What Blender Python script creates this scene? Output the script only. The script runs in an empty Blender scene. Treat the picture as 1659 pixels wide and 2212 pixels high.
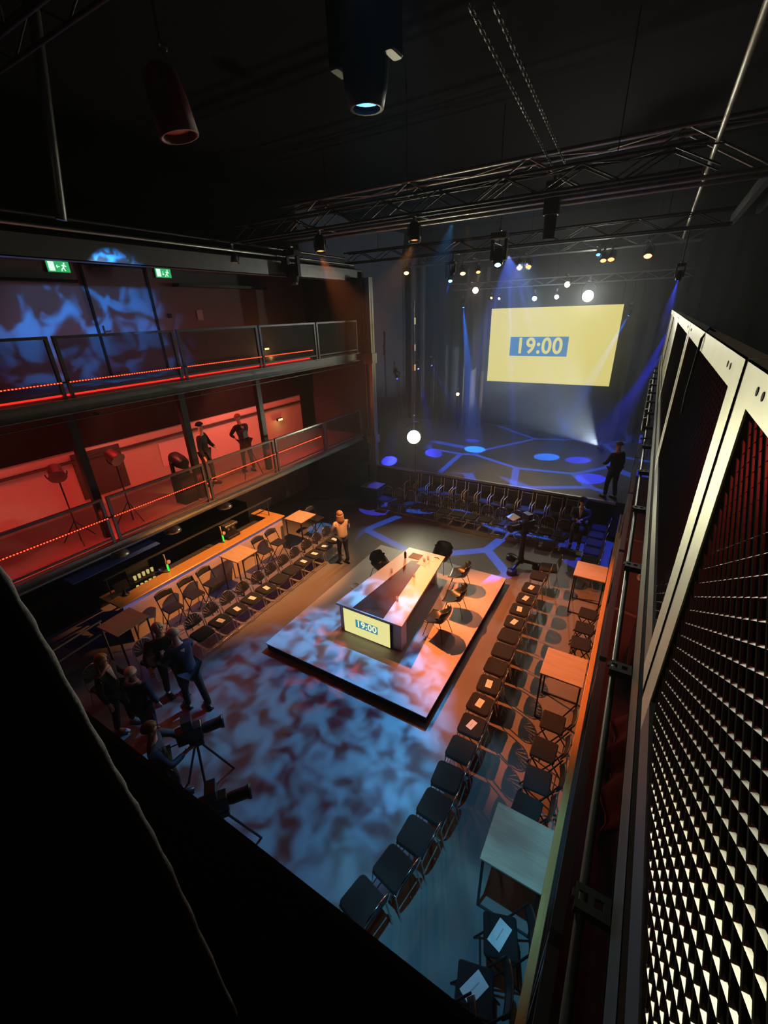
import bpy, math, random
from mathutils import Vector, Matrix
random.seed(7)
PI = math.pi
SC = bpy.context.scene
COL = SC.collection

# ------------------------------------------------------------------ camera
cam_d = bpy.data.cameras.new('camera'); cam = bpy.data.objects.new('camera', cam_d); COL.objects.link(cam)
R0 = Vector((0.85989147, 0.5095235, -0.03118417))
R1 = Vector((0.19147769, -0.37856723, -0.9055513))
R2 = Vector((-0.47320497, 0.77270476, -0.42308911))
mw = Matrix.Identity(4)
for i in range(3):
    mw[i][0] = R0[i]; mw[i][1] = -R1[i]; mw[i][2] = -R2[i]
mw[2][3] = 6.85
cam.matrix_world = mw
cam_d.sensor_fit = 'VERTICAL'; cam_d.sensor_height = 24.0; cam_d.lens = 916.6 / 2212 * 24.0
cam_d.clip_start = 0.03; cam_d.clip_end = 100
SC.camera = cam

# ------------------------------------------------------------------ world, colour, sampling
w = bpy.data.worlds.new('world'); SC.world = w; w.use_nodes = True
w.node_tree.nodes['Background'].inputs[0].default_value = (0.02, 0.025, 0.04, 1)
w.node_tree.nodes['Background'].inputs[1].default_value = 0.0
# thin smoke haze filling the hall
_vs = w.node_tree.nodes.new('ShaderNodeVolumeScatter'); _vs.inputs['Density'].default_value = 0.0012; _vs.inputs['Anisotropy'].default_value = 0.4
w.node_tree.links.new(_vs.outputs[0], w.node_tree.nodes['World Output'].inputs['Volume'])
SC.view_settings.view_transform = 'Standard'; SC.view_settings.look = 'None'
SC.view_settings.exposure = 0.0; SC.view_settings.gamma = 1.0; SC.view_settings.use_curve_mapping = False
cy = SC.cycles
cy.use_denoising = True; cy.max_bounces = 4; cy.diffuse_bounces = 2; cy.glossy_bounces = 2
cy.transmission_bounces = 2; cy.transparent_max_bounces = 12; cy.volume_bounces = 0
cy.sample_clamp_indirect = 3.0; cy.sample_clamp_direct = 30.0
cy.caustics_reflective = False; cy.caustics_refractive = False
cy.use_light_tree = True; cy.use_adaptive_sampling = True; cy.adaptive_threshold = 0.03

# ------------------------------------------------------------------ light helpers
ORANGE = (1.0, 0.36, 0.10); AMBER = (1.0, 0.55, 0.16); BLUE = (0.10, 0.42, 1.0); CYAN = (0.16, 0.75, 1.0)
RED = (1.0, 0.05, 0.03); WARM = (1.0, 0.80, 0.55); DEEP = (0.04, 0.06, 1.0); WHITE = (0.9, 0.95, 1.0)

def spot(loc, target, color, watts, deg, blend=0.3, radius=0.05, gobo=None, parent=None, name='spot_beam'):
    d = bpy.data.lights.new(name, 'SPOT'); o = bpy.data.objects.new(name, d); COL.objects.link(o)
    d.color = color; d.energy = watts; d.spot_size = math.radians(deg); d.spot_blend = blend; d.shadow_soft_size = radius
    v = Vector(target) - Vector(loc)
    o.location = loc; o.rotation_euler = v.to_track_quat('-Z', 'Y').to_euler()
    if gobo: gobo_nodes(d, *gobo)
    return o

def gobo_nodes(d, kind, scale, c0, c1, lo, hi, offset=(0, 0, 0), distort=0.0):
    """a patterned glass in the projector: the pattern is laid over the beam's directions"""
    d.use_nodes = True; nt = d.node_tree; n = nt.nodes; L = nt.links
    em = n['Emission'] if 'Emission' in n else n.new('ShaderNodeEmission')
    g = n.new('ShaderNodeNewGeometry'); s = n.new('ShaderNodeSeparateXYZ'); L.new(g.outputs['Incoming'], s.inputs[0])
    a = n.new('ShaderNodeMath'); a.operation = 'DIVIDE'; b = n.new('ShaderNodeMath'); b.operation = 'DIVIDE'
    if kind.endswith('_side'):
        den, u, v = 0, 1, 2; kind = kind[:-5]
    else:
        den, u, v = 2, 0, 1
    L.new(s.outputs[u], a.inputs[0]); L.new(s.outputs[den], a.inputs[1])
    L.new(s.outputs[v], b.inputs[0]); L.new(s.outputs[den], b.inputs[1])
    c = n.new('ShaderNodeCombineXYZ'); L.new(a.outputs[0], c.inputs[0]); L.new(b.outputs[0], c.inputs[1])
    m = n.new('ShaderNodeVectorMath'); m.operation = 'ADD'; L.new(c.outputs[0], m.inputs[0]); m.inputs[1].default_value = offset
    if kind == 'noise':
        t = n.new('ShaderNodeTexNoise'); t.inputs['Scale'].default_value = scale; t.inputs['Detail'].default_value = 2.5
        t.inputs['Distortion'].default_value = distort; out = t.outputs[0]
    else:
        t = n.new('ShaderNodeTexVoronoi'); t.feature = 'DISTANCE_TO_EDGE'; t.inputs['Scale'].default_value = scale; out = t.outputs[0]
    L.new(m.outputs[0], t.inputs['Vector'])
    r = n.new('ShaderNodeMapRange'); r.interpolation_type = 'SMOOTHSTEP'
    r.inputs['From Min'].default_value = lo; r.inputs['From Max'].default_value = hi; L.new(out, r.inputs[0])
    mx = n.new('ShaderNodeMix'); mx.data_type = 'RGBA'
    mx.inputs[6].default_value = (*c0, 1); mx.inputs[7].default_value = (*c1, 1)
    L.new(r.outputs[0], mx.inputs[0]); L.new(mx.outputs[2], em.inputs[0]); em.inputs[1].default_value = 1.0

def area(loc, target, color, watts, sx, sy, name='strip_glow', roll=None):
    d = bpy.data.lights.new(name, 'AREA'); o = bpy.data.objects.new(name, d); COL.objects.link(o)
    d.color = color; d.energy = watts; d.shape = 'RECTANGLE'; d.size = sx; d.size_y = sy
    v = (Vector(target) - Vector(loc)).normalized()
    x = Vector((0, 1, 0)); x = (x - v * x.dot(v)).normalized(); z = -v; y = z.cross(x)
    m = Matrix.Identity(4)
    for i in range(3): m[i][0] = x[i]; m[i][1] = y[i]; m[i][2] = z[i]; m[i][3] = loc[i]
    o.matrix_world = m
    return o

def point(loc, color, watts, r=0.05, name='glow'):
    d = bpy.data.lights.new(name, 'POINT'); o = bpy.data.objects.new(name, d); COL.objects.link(o)
    d.color = color; d.energy = watts; d.shadow_soft_size = r; o.location = loc; return o

# --- house wash: lights on floor and stage, some at lamp bodies, some without one
spot((-6.76, 8.7, 8.05), (-0.75, 7.7, 0), (1.0, 0.22, 0.045), 7500, 41, 0.6, 0.05)
spot((-4.44, 8.7, 8.05), (-9.0, 7.2, 0.8), (1.0, 0.36, 0.10), 6500, 44, 0.6, 0.05)
spot((-4.44, 8.7, 8.0), (-3.9, 8.1, 0.9), (1.0, 0.27, 0.09), 1800, 27, 0.6, 0.06)
spot((-4.44, 8.7, 8.1), (-4.6, 6.0, 0), (1.0, 0.45, 0.28), 90, 110, 0.8, 0.2)  # added weak warm fill to lift the whole floor, not a projector
spot((-4.0, 10.4, 8.5), (-4.0, 14.0, 1.2), (1.0, 0.55, 0.20), 1500, 32, 0.6, 0.04)
spot((-4.3, 10.3, 8.6), (-4.4, 4.15, 0), (1, 1, 1), 8000, 33, 0.5, 0.03,
     gobo=('noise', 22.0, (0.004, 0.010, 0.05), (0.055, 0.34, 0.78), 0.34, 0.66, (3.1, 1.7, 0), 0.5))
spot((-6.74, 8.6, 8.1), (-5.0, 5.6, 0), (1, 1, 1), 1500, 20, 0.6, 0.03,
     gobo=('noise', 17.0, (0.0, 0.0, 0.01), (1.0, 0.12, 0.12), 0.50, 0.70, (1.1, 4.7, 0), 0.6))
spot((-1.0, 1.6, 8.5), (-1.05, 3.3, 0), (1, 1, 1), 2800, 27, 0.6, 0.05,
     gobo=('noise', 7.0, (0.02, 0.14, 0.26), (0.07, 0.36, 0.56), 0.35, 0.65, (0.4, 9.7, 0), 0.3))
spot((-3.2, 13.6, 8.2), (-4.4, 12.1, 0), (1, 1, 1), 8000, 42, 0.2, 0.02,
     gobo=('voronoi', 3.0, (0.02, 0.13, 0.9), (0.0, 0.0, 0.0), 0.045, 0.06, (0.35, 0.2, 0)))
spot((-4.5, 15.4, 8.4), (-3.8, 17.6, 1.2), (1, 1, 1), 12000, 66, 0.2, 0.02,
     gobo=('voronoi', 2.0, (0.03, 0.12, 0.9), (0.016, 0.02, 0.03), 0.024, 0.034, (1.35, 0.2, 0)))
spot((-4.6, 17.2, 8.3), (-4.2, 21.0, 2.0), (0.5, 0.68, 1.0), 450, 120, 0.8, 0.1)  # added blue-white fill for the stage back, no lamp body here
# upper left gallery wall, patterned blue
spot((-8.3, 5.4, 8.0), (-12, 6.1, 6.4), (1, 1, 1), 1000, 66, 0.6, 0.02,
     gobo=('noise_side', 5.2, (0.02, 0.035, 0.07), (0.03, 0.28, 1.0), 0.44, 0.62, (1.0, 5.7, 0), 0.8))
# added unseen light behind the photographer, to brighten the fence
spot((-1.4, -1.2, 9.6), (0.19, 1.9, 6.6), (1.0, 0.96, 0.62), 30, 60, 0.5, 0.1)

# ------------------------------------------------------------------ materials
def mat(name, col, rough=0.6, metal=0.0, emit=None, es=0.0, noise=None, bump=0.0, spec=None, alpha=None, coat=0):
    m = bpy.data.materials.new(name); m.use_nodes = True; nt = m.node_tree; b = nt.nodes['Principled BSDF']
    b.inputs['Base Color'].default_value = (*col, 1); b.inputs['Roughness'].default_value = rough; b.inputs['Metallic'].default_value = metal
    if spec is not None: b.inputs['Specular IOR Level'].default_value = spec
    if emit: b.inputs['Emission Color'].default_value = (*emit, 1); b.inputs['Emission Strength'].default_value = es
    if coat: b.inputs['Coat Weight'].default_value = coat
    if noise:
        sc, amt = noise
        tc = nt.nodes.new('ShaderNodeTexCoord'); t = nt.nodes.new('ShaderNodeTexNoise'); t.inputs['Scale'].default_value = sc
        t.inputs['Detail'].default_value = 5
        nt.links.new(tc.outputs['Object'], t.inputs['Vector'])
        mx = nt.nodes.new('ShaderNodeMix'); mx.data_type = 'RGBA'
        mx.inputs[6].default_value = (*[c * (1 - amt) for c in col], 1); mx.inputs[7].default_value = (*[min(1, c * (1 + amt)) for c in col], 1)
        nt.links.new(t.outputs[0], mx.inputs[0]); nt.links.new(mx.outputs[2], b.inputs['Base Color'])
        if bump:
            bp = nt.nodes.new('ShaderNodeBump'); bp.inputs['Strength'].default_value = bump; bp.inputs['Distance'].default_value = 0.01
            nt.links.new(t.outputs[0], bp.inputs['Height']); nt.links.new(bp.outputs[0], b.inputs['Normal'])
    if alpha is not None:
        out = nt.nodes['Material Output']; tr = nt.nodes.new('ShaderNodeBsdfTransparent'); ms = nt.nodes.new('ShaderNodeMixShader')
        ms.inputs[0].default_value = alpha; nt.links.new(tr.outputs[0], ms.inputs[1]); nt.links.new(b.outputs[0], ms.inputs[2]); nt.links.new(ms.outputs[0], out.inputs[0])
    return m

def wood(name, c0, c1, rough=0.4, scale=3.0, stretch=(1, 9, 9)):
    m = bpy.data.materials.new(name); m.use_nodes = True; nt = m.node_tree; b = nt.nodes['Principled BSDF']
    tc = nt.nodes.new('ShaderNodeTexCoord'); mp = nt.nodes.new('ShaderNodeMapping'); mp.inputs['Scale'].default_value = stretch
    t = nt.nodes.new('ShaderNodeTexNoise'); t.inputs['Scale'].default_value = scale; t.inputs['Detail'].default_value = 6; t.inputs['Distortion'].default_value = 0.4
    nt.links.new(tc.outputs['Object'], mp.inputs[0]); nt.links.new(mp.outputs[0], t.inputs['Vector'])
    mx = nt.nodes.new('ShaderNodeMix'); mx.data_type = 'RGBA'; mx.inputs[6].default_value = (*c0, 1); mx.inputs[7].default_value = (*c1, 1)
    nt.links.new(t.outputs[0], mx.inputs[0]); nt.links.new(mx.outputs[2], b.inputs['Base Color']); b.inputs['Roughness'].default_value = rough
    return m

def emis(name, col, s):
    m = bpy.data.materials.new(name); m.use_nodes = True; nt = m.node_tree
    b = nt.nodes['Principled BSDF']; b.inputs['Base Color'].default_value = (0, 0, 0, 1)
    b.inputs['Emission Color'].default_value = (*col, 1); b.inputs['Emission Strength'].default_value = s
    return m

M_FLOOR = mat('polished_floor', (0.17, 0.155, 0.15), 0.42, noise=(1.3, 0.18))
M_STAGE = mat('stage_floor', (0.10, 0.10, 0.11), 0.35, noise=(2, 0.15))
M_PLAT = mat('platform_top', (0.46, 0.44, 0.44), 0.5, noise=(1.5, 0.08))
M_BLACK = mat('matte_black', (0.010, 0.010, 0.011), 0.8, noise=(3, 0.3), spec=0.12)
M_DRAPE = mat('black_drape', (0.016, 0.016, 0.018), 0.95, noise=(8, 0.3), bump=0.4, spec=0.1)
M_BM = mat('black_metal', (0.02, 0.02, 0.022), 0.4, 0.3)
M_GM = mat('grey_steel', (0.30, 0.31, 0.30), 0.35, 0.85, noise=(6, 0.15))
M_GALV = mat('galvanised_steel', (0.58, 0.58, 0.50), 0.42, 0.6, noise=(9, 0.12))
M_DKST = mat('dark_steel', (0.07, 0.075, 0.07), 0.45, 0.6, noise=(5, 0.2))
M_EXP = mat('expanded_metal', (0.45, 0.45, 0.42), 0.35, 0.9)
M_CHROME = mat('chrome', (0.75, 0.74, 0.72), 0.16, 1.0)
M_TUBE = mat('warm_lit_tube', (0.75, 0.68, 0.5), 0.35, 0.5)  # chrome frames; the warm light on them is put into the colour
M_ALU = mat('aluminium', (0.6, 0.6, 0.62), 0.3, 0.9)
M_FAB = mat('black_fabric', (0.008, 0.008, 0.010), 0.9, noise=(60, 0.4), bump=0.3)
M_FANP = mat('black_plastic', (0.02, 0.018, 0.018), 0.4)
M_SHELL = mat('dark_shell_plastic', (0.012, 0.022, 0.02), 0.35)
M_PAPER = mat('white_paper', (0.8, 0.8, 0.8), 0.7)
M_INK = mat('grey_ink', (0.45, 0.45, 0.48), 0.7)
M_OAK = wood('table_wood', (0.62, 0.50, 0.38), (0.36, 0.25, 0.17), 0.38, 2.5, (1.2, 14, 14))
M_BARW = wood('counter_wood', (0.62, 0.36, 0.13), (0.42, 0.22, 0.07), 0.3, 2.0, (10, 1, 10))
M_BARF = mat('bar_front_panel', (0.48, 0.36, 0.25), 0.6, noise=(2, 0.15))
M_DESK = mat('desk_white', (0.66, 0.63, 0.60), 0.35)
M_INLAY = wood('walnut_inlay', (0.13, 0.026, 0.014), (0.05, 0.012, 0.009), 0.3, 2.0, (9, 1.2, 9))
M_WALLU = mat('painted_wall', (0.34, 0.33, 0.34), 0.75, noise=(1.2, 0.1))
M_WALLR = mat('lower_gallery_wall', (0.52, 0.46, 0.42), 0.7, noise=(1, 0.08))
M_DOOR = mat('door_paint', (0.28, 0.28, 0.30), 0.5)
M_CURT = mat('stage_black_wall', (0.045, 0.048, 0.055), 0.85, noise=(1.5, 0.3))
M_CEIL = mat('ceiling_black', (0.007, 0.007, 0.009), 0.9, spec=0.05)
M_GFLOOR = mat('gallery_floor', (0.30, 0.26, 0.25), 0.5, noise=(2, 0.15))
M_MESH = mat('fine_mesh', (0.03, 0.03, 0.03), 0.5, 0.5, alpha=0.38)
M_GLASS = mat('drinking_glass', (0.8, 0.8, 0.8), 0.1, alpha=0.35)
M_SKIN = mat('skin', (0.55, 0.33, 0.24), 0.55)
M_SUIT = mat('dark_cloth', (0.016, 0.017, 0.024), 0.85)
M_NAVY = mat('navy_cloth', (0.018, 0.022, 0.05), 0.85)
M_JEAN = mat('dark_jeans', (0.03, 0.04, 0.05), 0.85)
M_BEIGE = mat('beige_knit', (0.50, 0.42, 0.34), 0.9)
M_WSHIRT = mat('white_shirt', (0.7, 0.7, 0.72), 0.8)
M_BLOND = mat('blond_hair', (0.30, 0.17, 0.06), 0.6)
M_GREYH = mat('grey_hair', (0.42, 0.41, 0.38), 0.6)
M_WHITEH = mat('white_hair', (0.75, 0.75, 0.70), 0.6)
M_BROWNH = mat('brown_hair', (0.10, 0.06, 0.04), 0.6)
M_SHOE = mat('shoe_leather', (0.02, 0.018, 0.016), 0.4)
M_LSHOE = mat('pale_shoe', (0.5, 0.48, 0.42), 0.6)
M_RUBBER = mat('rubber', (0.015, 0.015, 0.015), 0.7)
M_YEL = emis('screen_yellow', (0.72, 0.63, 0.20), 1.0)
M_SBLUE = emis('screen_blue', (0.05, 0.20, 0.36), 1.0)
M_YEL2 = emis('display_yellow', (0.80, 0.75, 0.30), 1.0)
M_SB2 = emis('display_teal', (0.03, 0.25, 0.33), 1.0)
M_YLT = emis('display_digits', (0.90, 0.88, 0.55), 1.0)
M_LEDR = emis('led_red', (1.0, 0.03, 0.01), 1.6)
M_LEDC = emis('led_core', (1.0, 0.16, 0.05), 3.0)
M_LEDB = emis('led_blue', (0.08, 0.2, 1.0), 6.0)
M_EXIT = emis('exit_green', (0.03, 0.42, 0.13), 1.0)
M_EXITW = emis('exit_white', (0.6, 0.95, 0.7), 1.3)
M_GREEN = emis('tap_green', (0.02, 0.9, 0.08), 1.3)
M_REDC = mat('red_cloth', (0.35, 0.01, 0.01), 0.8)
M_RACKG = emis('rack_glow_glass', (0.9, 0.75, 0.25), 0.55)  # own glow stands in for light caught in the glasses
_E = {}
def lens_mat(col, s):
    k = (col, s)
    if k not in _E: _E[k] = emis('lens_glow', col, s)
    return _E[k]

# ------------------------------------------------------------------ mesh builder
class MB:
    def __init__(s): s.v = []; s.f = []; s.smooth = []
    def add(s, vs, fs, sm=False):
        n = len(s.v); s.v += [tuple(p) for p in vs]; s.f += [tuple(i + n for i in f) for f in fs]; s.smooth += [sm] * len(fs); return s
    def box(s, x0, x1, y0, y1, z0, z1, M=None):
        p = [Vector((x, y, z)) for z in (z0, z1) for x, y in ((x0, y0), (x1, y0), (x1, y1), (x0, y1))]
        if M is not None: p = [M @ q for q in p]
        return s.add(p, [(0, 3, 2, 1), (4, 5, 6, 7), (0, 1, 5, 4), (1, 2, 6, 5), (2, 3, 7, 6), (3, 0, 4, 7)])
    def rbox(s, x0, x1, y0, y1, z0, z1, r=0.02, n=3, M=None, b=None):
        """slab with rounded plan corners and a chamfered rim"""
        b = r * 0.4 if b is None else b
        rings = []
        for z, ins in ((z0, b), (z0 + b, 0), (z1 - b, 0), (z1, b)):
            ring = []
            for cx, cy_, a0 in ((x1 - r, y1 - r, 0), (x0 + r, y1 - r, 90), (x0 + r, y0 + r, 180), (x1 - r, y0 + r, 270)):
                for k in range(n + 1):
                    a = math.radians(a0 + 90 * k / n); rr = max(r - ins, 0.0005)
                    ring.append(Vector((cx + rr * math.cos(a), cy_ + rr * math.sin(a), z)))
            rings.append(ring)
        N = len(rings[0]); vs = [q for r_ in rings for q in r_]
        if M is not None: vs = [M @ q for q in vs]
        fs = [tuple(reversed(range(N))), tuple(range(3 * N, 4 * N))]
        for j in range(3):
            for i in range(N): fs.append((j * N + i, j * N + (i + 1) % N, (j + 1) * N + (i + 1) % N, (j + 1) * N + i))
        return s.add(vs, fs)
    def tube(s, pts, r, n=8, closed=False, caps=True):
        pts = [Vector(p) for p in pts]; K = len(pts); rs = r if isinstance(r, (list, tuple)) else [r] * K
        rings = []; up = None
        for i, p in enumerate(pts):
            if closed: t = pts[(i + 1) % K] - pts[i - 1]
            else: t = pts[min(i + 1, K - 1)] - pts[max(i - 1, 0)]
            t = t.normalized() if t.length > 1e-9 else Vector((0, 0, 1))
            if up is None: up = Vector((0, 0, 1)) if abs(t.z) < 0.9 else Vector((1, 0, 0))
            a = (up - t * up.dot(t)); a = a.normalized() if a.length > 1e-6 else t.orthogonal().normalized()
            b = t.cross(a); up = a
            rings.append([p + (a * math.cos(2 * PI * k / n) + b * math.sin(2 * PI * k / n)) * rs[i] for k in range(n)])
        vs = [q for rg in rings for q in rg]; fs = []
        for j in range(K if closed else K - 1):
            for k in range(n): fs.append((j * n + k, j * n + (k + 1) % n, ((j + 1) % K) * n + (k + 1) % n, ((j + 1) % K) * n + k))
        s.add(vs, fs, True)
        if caps and not closed:
            s.add(rings[0], [tuple(reversed(range(n)))]); s.add(rings[-1], [tuple(range(n))])
        return s
    def lathe(s, prof, n=16, M=None, cap0=True, cap1=True):
        vs = []
        for r, z in prof:
            for k in range(n):
                q = Vector((r * math.cos(2 * PI * k / n), r * math.sin(2 * PI * k / n), z)); vs.append(M @ q if M is not None else q)
        fs = []
        for j in range(len(prof) - 1):
            for k in range(n): fs.append((j * n + k, j * n + (k + 1) % n, (j + 1) * n + (k + 1) % n, (j + 1) * n + k))
        s.add(vs, fs, True)
        if cap0: s.add(vs[:n], [tuple(reversed(range(n)))])
        if cap1: s.add(vs[-n:], [tuple(range(n))])
        return s
    def ell(s, c, rx, ry, rz, n=12, m=8, M=None):
        prof = []
        vs = []; fs = []
        for j in range(m + 1):
            t = -PI / 2 + PI * j / m
            for k in range(n):
                q = Vector((c[0] + rx * math.cos(t) * math.cos(2 * PI * k / n), c[1] + ry * math.cos(t) * math.sin(2 * PI * k / n), c[2] + rz * math.sin(t)))
                vs.append(M @ q if M is not None else q)
        for j in range(m):
            for k in range(n): fs.append((j * n + k, j * n + (k + 1) % n, (j + 1) * n + (k + 1) % n, (j + 1) * n + k))
        return s.add(vs, fs, True)
    def grid(s, fn, nu, nv, sm=True):
        vs = [fn(i / nu, j / nv) for j in range(nv + 1) for i in range(nu + 1)]
        fs = [(j * (nu + 1) + i, j * (nu + 1) + i + 1, (j + 1) * (nu + 1) + i + 1, (j + 1) * (nu + 1) + i) for j in range(nv) for i in range(nu)]
        return s.add(vs, fs, sm)
    def build(s, name, m, parent=None, solid=0.0):
        me = bpy.data.meshes.new(name); me.from_pydata(s.v, [], s.f); me.update()
        me.polygons.foreach_set('use_smooth', s.smooth)
        me.materials.append(m)
        o = bpy.data.objects.new(name, me); COL.objects.link(o)
        if parent: o.parent = parent
        if solid:
            md = o.modifiers.new('solidify', 'SOLIDIFY'); md.thickness = solid; md.offset = 0
        return o

def tag(o, label, cat, group=None, kind=None):
    o['label'] = label; o['category'] = cat
    if group: o['group'] = group
    if kind: o['kind'] = kind
    return o
def thing(name, label, cat, loc=(0, 0, 0), rz=0.0, group=None):
    o = bpy.data.objects.new(name, None); COL.objects.link(o); o.location = loc; o.rotation_euler = (0, 0, rz); o.empty_display_size = 0.1
    return tag(o, label, cat, group)
def struct(name, mb, m):
    o = mb.build(name, m); o['kind'] = 'structure'; return o
def kids(o): return [c for c in bpy.data.objects if c.parent == o]
_KC = {}
def dup(root, loc, rz=None, label=None, group=None):
    if root.name not in _KC:
        _KC[root.name] = [(c, kids(c)) for c in kids(root)]
    r = root.copy(); COL.objects.link(r); r.location = loc
    if rz is not None: r.rotation_euler = (0, 0, rz)
    if label: r['label'] = label
    if group: r['group'] = group
    for c, gs in _KC[root.name]:
        d = c.copy(); COL.objects.link(d); d.parent = r
        for g in gs:
            e = g.copy(); COL.objects.link(e); e.parent = d
    return r
ORD = ['first', 'second', 'third', 'fourth', 'fifth', 'sixth', 'seventh', 'eighth', 'ninth', 'tenth', 'eleventh', 'twelfth', 'thirteenth',
       'fourteenth', 'fifteenth', 'sixteenth', 'seventeenth', 'eighteenth', 'nineteenth', 'twentieth']
class Placer:
    """first use moves the source itself, later uses copy it"""
    def __init__(s, make): s.make = make; s.src = None
    def put(s, loc, rz, label, group=None):
        if s.src is None:
            s.src = s.make(); s.src.location = loc; s.src.rotation_euler = (0, 0, rz); s.src['label'] = label
            if group: s.src['group'] = group
            _KC[s.src.name] = [(c, kids(c)) for c in kids(s.src)]
            return s.src
        r = dup(s.src, loc, rz, label, group)
        if not group and 'group' in r: del r['group']
        return r

# ------------------------------------------------------------------ the setting
struct('floor', MB().box(-13, 3, -4, 14.05, -0.2, 0), M_FLOOR)
struct('wall_left', MB().box(-12.2, -12, -4, 14.2, 5.2, 8.32), M_WALLU)
struct('wall_upper_left', MB().box(-12.2, -12, -4, 14.2, 8.32, 10.5), M_CEIL)
struct('wall_lower_left', MB().box(-12.2, -12, -4, 13.35, 0, 4.0), M_WALLR)
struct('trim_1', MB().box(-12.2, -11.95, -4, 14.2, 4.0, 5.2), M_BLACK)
struct('wall_corner_left', MB().box(-12.2, -12, 13.35, 14.2, 0, 4.0), M_BLACK)
struct('wall_right', MB().box(3, 3.2, -4, 24, 0, 10.5), M_BLACK)
struct('wall_ground_right', MB().box(0.42, 0.55, -4, 14, 0, 2.2), M_BLACK)
struct('wall_back', MB().box(-13, 3, -4.2, -4, 0, 10.5), M_BLACK)
struct('ceiling', MB().box(-13, 3.2, -4.2, 24, 10.5, 10.7), M_CEIL)
struct('wall_stage_back', MB().box(-13, 3.2, 22.6, 22.8, 0, 10.5), M_CURT)
struct('wall_stage_left', MB().box(-12.2, -12, 14.2, 22.8, 0, 10.5), M_CURT)
struct('wall_stage_flank', MB().box(-12, -9.3, 14.2, 14.35, 0, 8.2), M_CURT)
struct('floor_stage', MB().box(-12, 2.5, 14.1, 22.6, 0.0, 1.27), M_STAGE)
struct('trim_2', MB().box(-8.95, -0.1, 14.03, 14.1, 1.2, 1.28), M_ALU)
# doors of the upper gallery
for n_, (y0, y1) in enumerate(((6.27, 7.82),)):
    d = MB().box(-12.0, -11.96, y0, y1, 5.6, 8.12).build('door_1', M_DOOR); d['kind'] = 'structure'
    MB().box(-11.99, -11.93, y0 - 0.05, y0, 5.6, 8.2).box(-11.99, -11.93, y1, y1 + 0.07, 5.6, 8.2).box(-11.99, -11.93, y0 - .05, y1 + .07, 8.12, 8.2).build('door_frame', M_BM, d)
    MB().box(-11.96, -11.93, 6.34, 6.39, 6.55, 6.8).tube([(-11.92, 6.37, 6.68), (-11.89, 6.37, 6.68), (-11.89, 6.52, 6.68)], 0.012, 6).build('door_handle', M_CHROME, d)
    MB().box(-11.96, -11.9, 6.45, 6.85, 8.02, 8.09).build('door_closer', M_GM, d)
# upper wall: dark ledges
tag(MB().box(-11.98, -11.75, 2.0, 6.0, 7.72, 7.78).build('wall_shelf', M_BM), 'long black ledge on the upper gallery wall left of the door', 'shelf')
tag(MB().box(-11.98, -11.7, 8.6, 12.0, 7.72, 7.80).build('wall_shelf', M_BM), 'long black ledge on the upper gallery wall right of the door', 'shelf')
tag(MB().box(-11.99, -11.97, 9.22, 9.42, 6.85, 7.12).build('notice', M_PAPER), 'small white notice on the upper gallery wall', 'notice')
tag(MB().rbox(-11.99, -11.95, 8.25, 8.36, 6.93, 7.04, 0.01).build('light_switch', M_BM), 'small dark wall switch right of the gallery door', 'switch')
tag(MB().lathe([(0.05, 0), (0.05, 0.03), (0.03, 0.04)], 12, Matrix.Translation((-11.99, 9.35, 6.2)) @ Matrix.Rotation(PI / 2, 4, 'Y')).build('wall_button', M_GM), 'small round button low on the upper gallery wall', 'button')

# slabs, fascias and roof beams of the left galleries
struct('floor_upper_gallery', MB().box(-12, -9.55, -4, 14.1, 5.45, 5.6), M_GFLOOR)
struct('floor_lower_gallery', MB().box(-12, -9.55, -4, 14.1, 2.32, 2.45), M_GFLOOR)
def channel(x0, x1, y0, y1, z0, z1, side):
    b = MB(); t = 0.02
    xf = x1 if side > 0 else x0
    b.box(xf - t if side > 0 else xf, xf if side > 0 else xf + t, y0, y1, z0 + .001, z1 - .001)
    b.box(x0, x1, y0, y1, z1 - t, z1); b.box(x0, x1, y0, y1, z0, z0 + t)
    return b
struct('trim_3', channel(-9.56, -9.44, -4, 14.1, 5.28, 5.56, -1), M_GM)
struct('trim_4', channel(-9.56, -9.44, -4, 14.1, 2.24, 2.42, -1), M_GM)
b = channel(-9.62, -9.4, -4, 14.4, 7.9, 8.28, 1)
struct('trim_5', b, M_GM)
struct('trim_6', MB().box(-12, -9.62, -4, 14.3, 8.28, 8.36), M_BLACK)
# right hand galleries
struct('floor_upper_right', MB().box(0.24, 3, -4, 14.1, 5.45, 5.58), M_BLACK)
struct('floor_lower_right', MB().box(0.17, 3, -4, 14.1, 2.32, 2.45), mat('dark_gallery_floor', (0.07, 0.06, 0.065), 0.5, noise=(9, 0.5)))
struct('trim_7', channel(0.188, 0.245, -4, 14.1, 5.40, 5.60, -1), M_DKST)
struct('trim_8', channel(0.13, 0.2, -4, 14.1, 2.28, 2.47, -1), M_DKST)
# back galleries under the photographer
struct('floor_back_gallery', MB().box(-9.5, 0.12, -4, 1.0, 2.3, 2.45), M_BLACK)
struct('trim_9', MB().box(-9.5, 0.12, 0.97, 1.02, 2.2, 3.3), M_BLACK)
struct('floor_back_upper', MB().box(-9.5, 0.17, -4, -0.25, 5.4, 5.58), M_BLACK)

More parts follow.
